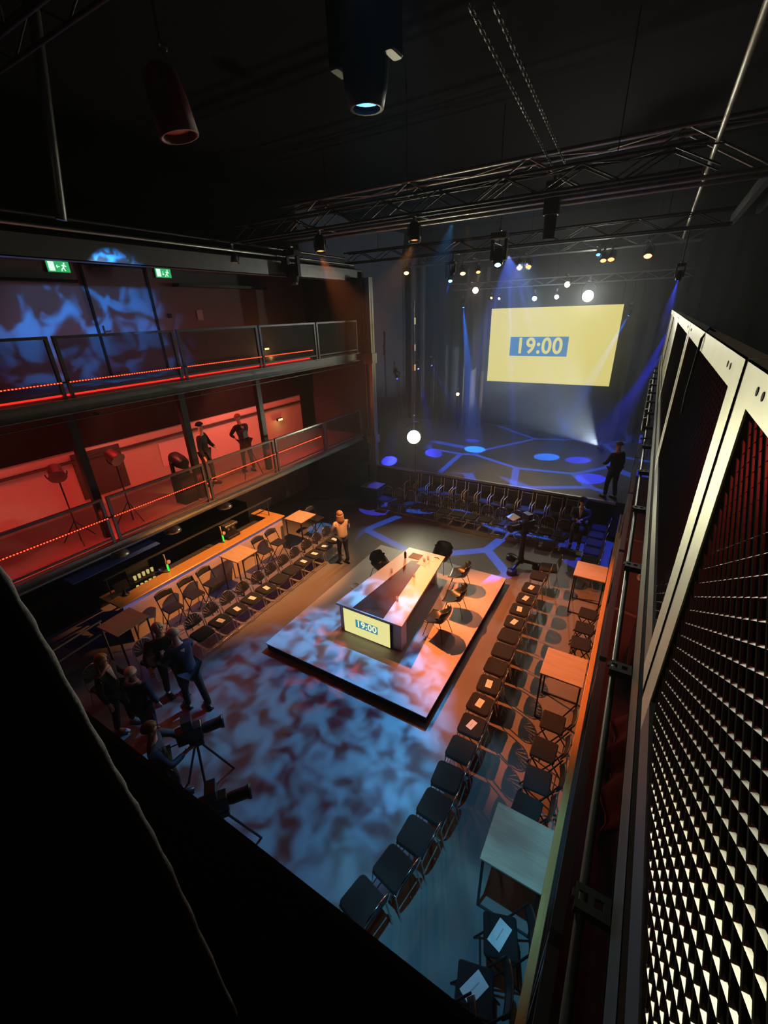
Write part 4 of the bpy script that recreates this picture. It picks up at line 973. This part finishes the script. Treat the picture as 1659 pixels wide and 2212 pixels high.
def person(loc, rz, label, top=M_SUIT, legs=M_JEAN, hair=M_BROWNH, longhair=False, la=None, ra=None, lean=0.0, head_pitch=0.0, sit=None, height=1.75, shoe=M_SHOE, stride=0.08, hat=False, collar=None, loose=1.0, feet=0.0):
    """faces local +X. la/ra: (elbow, wrist) targets in local metres at height 1.75"""
    t = thing('person', label, 'person', loc, rz); k = height / 1.75; t.scale = (k, k, k)
    V = Vector
    ph = sit if sit else 0.93
    pel = V((0, 0, ph)); def_l = lean
    ch = pel + V((0.52 * math.sin(def_l) * 0.75, 0, 0.42 * math.cos(def_l))); nk = ch + V((0.13 * math.sin(def_l), 0, 0.13)); wa = (pel + ch) / 2
    hd = nk + V((0.03 + 0.08 * math.sin(lean), 0, 0.15))
    P = {}
    for s, nm in ((1, 'l'), (-1, 'r')):
        sh = ch + V((0, 0.18 * s, 0.04)); P['sh' + nm] = sh
        arm = la if s == 1 else ra
        if arm: P['el' + nm], P['wr' + nm] = V(arm[0]), V(arm[1])
        else: P['el' + nm] = sh + V((-0.02, 0.06 * s, -0.28)); P['wr' + nm] = sh + V((0.06, 0.07 * s, -0.53))
        hp = pel + V((0, 0.09 * s, -0.03)); P['hp' + nm] = hp
        if sit:
            P['kn' + nm] = V((0.42, 0.11 * s, ph + 0.02)); P['an' + nm] = V((0.40, 0.11 * s, feet + 0.08))
        else:
            P['kn' + nm] = V((0.03 + stride * s * 0.6, 0.10 * s, 0.50)); P['an' + nm] = V((-0.02 + stride * s, 0.11 * s, 0.09))
    # body
    C = [[(pel, (0.08, 0.11)), (wa, (0.075, 0.10)), (ch, (0.08, 0.12)), (nk, (0.055, 0.055)), (hd - V((0, 0, 0.05)), (0.06, 0.055)), (hd + V((0, 0, 0.02)), (0.092, 0.078)), (hd + V((-0.01, 0, 0.085)), (0.06, 0.055))]]
    for nm, s in (('l', 1), ('r', -1)):
        sh, el, wr = P['sh' + nm], P['el' + nm], P['wr' + nm]
        d = (wr - el).normalized(); pm = wr + d * 0.07
        side = d.cross(V((0, 0, 1)));  side = side.normalized() if side.length > 0.2 else V((1, 0, 0))
        dn = d.cross(side) 
        C.append([(ch, (0.08, 0.12)), (sh, 0.048), ((sh + el) / 2, 0.048), (el, 0.040), ((el + wr) / 2, 0.036), (wr, 0.026), (pm, (0.030, 0.022))])
        for q, ln in ((-0.03, 0.062), (-0.01, 0.075), (0.01, 0.07), (0.03, 0.055)):
            a = pm + side * q + d * 0.02; C.append([(pm, (0.030, 0.022)), (a, 0.010), (a + d * ln * 0.55 + dn * 0.012, 0.009), (a + d * ln + dn * 0.03, 0.007)])
        a = wr + d * 0.03 + side * 0.03 * s; C.append([(wr + d * 0.02, 0.02), (a, 0.011), (a + d * 0.035 + side * 0.02 * s, 0.009)]); C[-1][0] = (wr, 0.026)
        hp, kn, an = P['hp' + nm], P['kn' + nm], P['an' + nm]
        C.append([(pel, (0.08, 0.11)), (hp, 0.075), ((hp + kn) / 2, 0.068), (kn, 0.052), (kn.lerp(an, 0.4), 0.052), (an, 0.036), (an + V((0.12, 0, -0.05)), 0.032)])
    skinned('body', C, M_SKIN, t, 1)
    # face
    f = MB(); hx = hd.x; f.ell((hx + 0.092, 0, hd.z - 0.005), 0.02, 0.012, 0.022, 8, 5)
    for s in (-1, 1): f.ell((hx + 0.0, 0.078 * s, hd.z), 0.018, 0.01, 0.03, 8, 5)
    f.build('nose_and_ears', M_SKIN, t)
    for s in (-1, 1): MB().ell((hx + 0.083, 0.03 * s, hd.z + 0.022), 0.008, 0.011, 0.007, 8, 5).build('eye', M_BLACK, t)
    MB().ell((hx + 0.080, 0, hd.z - 0.052), 0.008, 0.024, 0.006, 8, 5).build('mouth', M_REDC, t)
    h = MB()
    def hf(u, v):
        a = 2 * PI * u; th = v * (1.95 if not longhair else 2.0) * 0.75
        r = 0.106; x = hx - 0.014 + r * 1.02 * math.sin(th) * math.cos(a); y = r * 0.9 * math.sin(th) * math.sin(a); z = hd.z + 0.028 + r * 1.05 * math.cos(th)
        if x > hx + 0.045 and z < hd.z + 0.06: x = hx + 0.045; 
        return V((x, y, z))
    h.grid(hf, 18, 8); h.build('hair', hair, t, solid=0.01)
    if longhair:
        def lf(u, v):
            a = PI * (0.5 + u); w_ = 0.105 + 0.03 * v - 0.03 * v * v * 2 * (1 if v > 0.7 else 0)
            return V((hx - 0.01 + w_ * math.cos(a) * (1.0 - 0.1 * v) - 0.02 * v, w_ * 0.95 * math.sin(a), hd.z + 0.02 - 0.30 * v + (0.02 * math.sin(u * 22) * v)))
        MB().grid(lf, 16, 6).build('long_hair', hair, t, solid=0.02)
    if hat:
        MB().lathe([(0.125, 0.0), (0.10, 0.02), (0.095, 0.09), (0.04, 0.115)], 16, Matrix.Translation((hx - 0.01, 0, hd.z + 0.055))).build('cap', M_BLACK, t)
    # jacket
    g = loose
    J = [[(pel - V((0, 0, 0.04)), (0.145 * g, 0.185 * g)), (pel + V((0, 0, .06)), (0.135 * g, 0.17 * g)), (wa, (0.125 * g, 0.16 * g)), (ch, (0.125, 0.18)), (nk - V((0, 0, 0.035)), (0.07, 0.075))]]
    for nm in 'lr':
        sh, el, wr = P['sh' + nm], P['el' + nm], P['wr' + nm]
        J.append([(ch, (0.125, 0.18)), (sh, 0.075), ((sh + el) / 2, 0.064), (el, 0.055), ((el + wr) / 2, 0.050), (wr - (wr - el).normalized() * 0.02, 0.042)])
    skinned('jacket', J, top, t, 1)
    if collar:
        MB().grid(lambda u, v: V((nk.x + 0.075 - 0.0 * v + 0.065 * v, (u - .5) * 2 * (0.06 - 0.05 * v), nk.z - 0.03 - 0.26 * v)), 4, 5).build('shirt_front', collar, t, solid=0.01)
        MB().tube([(nk.x + 0.065 * math.cos(q), 0.065 * math.sin(q), nk.z + 0.005) for q in [2 * PI * i / 14 for i in range(14)]], 0.014, 6, closed=True).build('collar', collar, t)
    # trousers
    Tt = [[(pel + V((0, 0, 0.03)), (0.125, 0.165))]]
    for nm in 'lr':
        hp, kn, an = P['hp' + nm], P['kn' + nm], P['an' + nm]
        Tt.append([(pel + V((0, 0, 0.03)), (0.125, 0.165)), (hp, 0.10), ((hp + kn) / 2, 0.090), (kn, 0.068), (kn.lerp(an, 0.5), 0.064), (an + V((0, 0, 0.0)), 0.056)])
    skinned('trousers', Tt[1:], legs, t, 1)
    for nm in 'lr':
        an = P['an' + nm]
        MB().ell((an.x + 0.07, an.y, an.z - 0.045), 0.145, 0.052, 0.045, 12, 8).box(an.x - 0.06, an.x + 0.19, an.y - 0.042, an.y + 0.042, an.z - 0.09, an.z - 0.07).build('shoe', shoe, t)
    return t
person((-6.87, 8.80, 0), 2.6, 'person with long blond hair and beige vest standing by the left chairs', M_BEIGE, M_JEAN, M_BLOND, True, la=((0.10, 0.28, 1.12), (0.26, 0.16, 1.20)), ra=((0.10, -0.28, 1.12), (0.27, -0.10, 1.15)), height=1.72, loose=1.15, head_pitch=.3, stride=0.05, lean=0.08)
person((-7.10, 2.17, 0), 0.55, 'person with long hair and open pale collar talking at the near left', M_SUIT, M_SUIT, M_BLOND, True, la=((0.05, 0.28, 1.12), (0.25, 0.15, 1.12)), collar=M_WSHIRT, height=1.76, shoe=M_LSHOE)
person((-6.42, 2.27, 0), 2.2, 'white-haired person in dark navy jacket at the near left', M_NAVY, M_SUIT, M_WHITEH, la=((0.12, 0.30, 1.20), (0.30, 0.22, 1.10)), collar=M_WSHIRT, height=1.68)
person((-6.98, 3.12, 0), -0.15, 'person in black reaching out an arm in the greeting pair', M_SUIT, M_SUIT, M_GREYH, la=((0.20, 0.26, 1.22), (0.38, 0.10, 1.30)), ra=((0.15, -0.34, 1.25), (0.36, -0.38, 1.15)), height=1.83, lean=0.12)
person((-6.28, 3.12, 0), PI - 0.1, 'grey-haired person in dark coat leaning in, right one of the greeting pair', M_NAVY, M_SUIT, M_GREYH, la=((0.22, 0.26, 1.2), (0.42, 0.18, 1.2)), ra=((0.22, -0.26, 1.2), (0.42, -0.16, 1.2)), height=1.86, lean=0.25, stride=0.16)
person((-5.05, 1.75, 0), 0.95, 'person in dark clothes operating the tripod camera at the near left', M_SUIT, M_SUIT, M_BROWNH, la=((0.18, 0.28, 1.15), (0.35, 0.12, 1.12)), ra=((0.18, -0.28, 1.15), (0.35, -0.12, 1.12)), height=1.8)
person((-0.33, 14.35, 1.27), 2.4, 'person in dark clothes standing on the right edge of the stage', M_SUIT, M_SUIT, M_BROWNH, height=1.85, collar=M_WSHIRT, la=((0.08, 0.28, 1.12), (0.28, 0.18, 1.05)))
person((-0.93, 12.85, 0), -PI / 2, 'person in cap and white shirt sitting on a chair by the stage steps', M_SUIT, M_SUIT, M_BLACK, la=((0.12, 0.24, 1.18), (0.28, 0.06, 1.12)), ra=((0.12, -0.24, 1.18), (0.28, -0.06, 1.12)), sit=0.88, height=1.8, hat=True, collar=M_WSHIRT, feet=0.3, lean=.1)
person((-10.4, 7.35, 2.45), 0.6, 'person in dark clothes standing on the lower left gallery, left one', M_SUIT, M_SUIT, M_BLACK, height=1.85, la=((0.1, 0.26, 1.12), (0.27, 0.1, 1.05)))
person((-10.3, 8.75, 2.45), 2.9, 'person bending over a camera on the lower left gallery', M_SUIT, M_JEAN, M_BLOND, height=1.8, lean=0.3, la=((0.3, 0.26, 1.15), (0.42, 0.1, 1.0)), ra=((0.3, -0.26, 1.15), (0.42, -0.1, 1.0)))

# gear on the lower left gallery
t = thing('tripod', 'black tripod at the lower left gallery railing', 'tripod', (-9.95, 8.45, 2.45))
for k in range(3):
    a = 2 * PI * k / 3 + 0.9; MB().tube([(0, 0, 1.2), (0.38 * math.cos(a), 0.38 * math.sin(a), 0)], 0.014, 6).build('leg', M_BM, t)
MB().rbox(-0.08, 0.08, -0.1, 0.1, 1.2, 1.42, 0.02).build('camera', M_BM, t)
def stand_lamp(loc, rz, label, kind):
    t = thing('stand_lamp', label, 'lamp', loc, rz)
    MB().tube([(0, 0, 0), (0, 0, 1.45)], 0.016, 6).build('stand_pole', M_BM, t)
    for k in range(3):
        a = 2 * PI * k / 3; MB().tube([(0, 0, 0.5), (0.35 * math.cos(a), 0.35 * math.sin(a), 0)], 0.012, 6).build('leg', M_BM, t)
    q = Matrix.Translation((0, 0, 1.62)) @ Matrix.Rotation(2.1, 4, 'Y')
    MB().lathe([(0.06, -0.2), (0.13, -0.14), (0.14, 0.1), (0.17, 0.14)], 14, q).build('lamp_head', M_GM if kind else M_BM, t)
    MB().tube([(0, 0.19 * math.cos(a_), 1.62 - 0.19 * math.sin(a_)) for a_ in [PI * i / 10 for i in range(11)]], 0.012, 6).build('yoke', M_BM, t)
stand_lamp((-10.2, 4.85, 2.45), 0.2, 'lamp on a stand in the middle of the lower left gallery', 1)
stand_lamp((-10.2, 3.65, 2.45), -0.3, 'lamp on a stand at the near end of the lower left gallery', 1)
t = thing('moving_head_lamp', 'black moving head lamp standing at the lower left gallery railing', 'lamp', (-10.0, 6.25, 2.45))
MB().box(-0.2, 0.2, -0.2, 0.2, 0, 0.75).build('pedestal', M_BLACK, t)
for s in (-1, 1): MB().rbox(-0.06, 0.06, 0.2 * s - 0.03, 0.2 * s + 0.03, 0.75, 1.15, 0.02).build('yoke_arm', M_BM, t)
MB().lathe([(0.1, -0.25), (0.17, -0.15), (0.18, 0.1), (0.14, 0.25)], 16, Matrix.Translation((0, 0, 1.15)) @ Matrix.Rotation(1.9, 4, 'Y')).build('head', M_BM, t)
# wall frames and boards on lower gallery wall
tag(MB().box(-11.99, -11.95, 4.7, 5.9, 2.7, 3.9).build('wall_board', M_DKST), 'dark framed board on the lower left gallery wall', 'board')
tag(MB().box(-12.0, -11.9, 2.45, 13.3, 3.72, 3.77).build('wall_pipe', M_DKST), 'long dark conduit along the lower gallery wall', 'pipe')
tag(MB().box(-11.99, -11.97, 7.0, 8.0, 2.9, 3.6).build('wall_panel', mat('pale_panel', (0.7, 0.6, 0.6), 0.6)), 'pale rectangular panel on the lower left gallery wall', 'panel')
# stair with mesh treads at the left edge
t = thing('steel_stair', 'steel stair with mesh treads at the left edge of the lower gallery', 'stair', (-10.4, 1.2, 2.45))
for k in range(4): MB().box(-0.5, 0.5, 0.32 * k, 0.32 * k + 0.28, 0.35 + 0.28 * k, 0.38 + 0.28 * k).build('tread', M_GALV, t)
MB().tube([(0.5, 0, 0.3), (0.5, 1.3, 1.5)], 0.03, 6).build('stringer', M_DKST, t)
MB().box(0.5, 0.52, 0.1, 0.9, 0.12, 0.15).build('blue_led_edge', M_LEDB, t)
spot((-9.0, 1.2, 5.1), (-10.4, 1.7, 3.2), (0.9, 1.0, 0.7), 30, 60, 0.5)
# handrail near bar end
t = thing('steel_handrail', 'pair of steel handrail tubes beside the near end of the bar', 'handrail', (-9.2, 1.6, 0))
MB().tube([(0, 0, 0.9), (0, 1.5, 1.0)], 0.02, 8).build('rail', M_GALV, t); MB().tube([(0, 0, 0.6), (0, 1.5, 0.7)], 0.02, 8).build('rail', M_GALV, t)
for y in (0.05, 1.45): MB().tube([(0, y, 0), (0, y, 1.0)], 0.02, 8).build('post', M_GALV, t)
# things on the right lower gallery
tag(MB().rbox(0.5, 1.2, 5.0, 5.8, 2.46, 3.0, 0.05).build('equipment_case', M_REDC), 'red-lit case standing on the lower right gallery', 'case')  # red light on the case is put into its colour
tag(MB().grid(lambda u, v: Vector((0.42 + 0.25 * v + 0.04 * math.sin(u * 17), 2.9 + 1.3 * u, 2.5 + 0.7 * v * (1 - 0.5 * abs(2 * u - 1)))), 14, 5).build('red_cloth', M_REDC, solid=0.01), 'red cloth hanging on the lower right gallery', 'cloth')
tag(MB().tube([(0.55, 7.6, 2.515), (0.9, 7.9, 2.515)], 0.06, 8).build('white_tube', M_PAPER), 'short white tube lying on the lower right gallery', 'tube')
tag(MB().tube([(0.06, 5.9, 5.38), (0.2, 6.0, 5.38)], 0.01, 6).build('safety_bar', M_GALV), 'thin bright bar sticking out below the mesh fence', 'bar')
# stacked cable coils hanging along the right, near the stage
t = thing('lamp_row', 'row of dark lamp bodies along the right gallery edge toward the stage', 'lamp row', (0.12, 8.0, 5.2))
for k in range(7): MB().lathe([(0.012, 0.14), (0.012, 0.0), (0.05, 0), (0.06, -0.05), (0.05, -0.2)], 10, Matrix.Translation((-0.0, k * 0.75, 0))).build('lamp_body', M_BM, t)

# black curtain hanging close by on the left, out of focus in the photo
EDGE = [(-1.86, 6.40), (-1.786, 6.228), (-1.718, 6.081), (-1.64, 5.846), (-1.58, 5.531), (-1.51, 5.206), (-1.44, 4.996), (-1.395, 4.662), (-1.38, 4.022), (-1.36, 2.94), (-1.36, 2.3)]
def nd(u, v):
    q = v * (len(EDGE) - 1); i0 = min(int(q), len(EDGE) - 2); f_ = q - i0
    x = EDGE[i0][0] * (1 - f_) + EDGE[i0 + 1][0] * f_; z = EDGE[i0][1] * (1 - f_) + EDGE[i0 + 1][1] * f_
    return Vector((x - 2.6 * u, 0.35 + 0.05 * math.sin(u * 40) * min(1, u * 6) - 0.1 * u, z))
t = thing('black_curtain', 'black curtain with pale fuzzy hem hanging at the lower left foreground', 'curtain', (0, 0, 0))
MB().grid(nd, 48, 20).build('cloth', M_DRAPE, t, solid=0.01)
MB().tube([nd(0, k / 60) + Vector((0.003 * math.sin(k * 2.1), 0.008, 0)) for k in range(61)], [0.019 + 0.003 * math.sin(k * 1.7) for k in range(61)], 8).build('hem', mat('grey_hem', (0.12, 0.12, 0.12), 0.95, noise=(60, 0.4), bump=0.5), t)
tag(MB().box(-2.3, -2.0, 1.0, 1.03, 2.9, 2.95, None).build('red_tag', M_REDC), 'small red strip on the dark back gallery front', 'strip')


# denser haze over the stage
hz = MB().box(-9.2, 2.9, 14.4, 22.5, 1.28, 10.4).build('stage_haze', bpy.data.materials.new('haze'))
hm = hz.data.materials[0]; hm.use_nodes = True; nt = hm.node_tree
for n_ in list(nt.nodes):
    if n_.type != 'OUTPUT_MATERIAL': nt.nodes.remove(n_)
vs = nt.nodes.new('ShaderNodeVolumeScatter'); vs.inputs['Density'].default_value = 0.018; vs.inputs['Anisotropy'].default_value = 0.2
vs.inputs['Color'].default_value = (0.8, 0.9, 1.0, 1)
nt.links.new(vs.outputs[0], nt.nodes['Material Output'].inputs['Volume'])
tag(hz, 'thin blue smoke haze hanging over the stage', 'haze', kind='stuff')
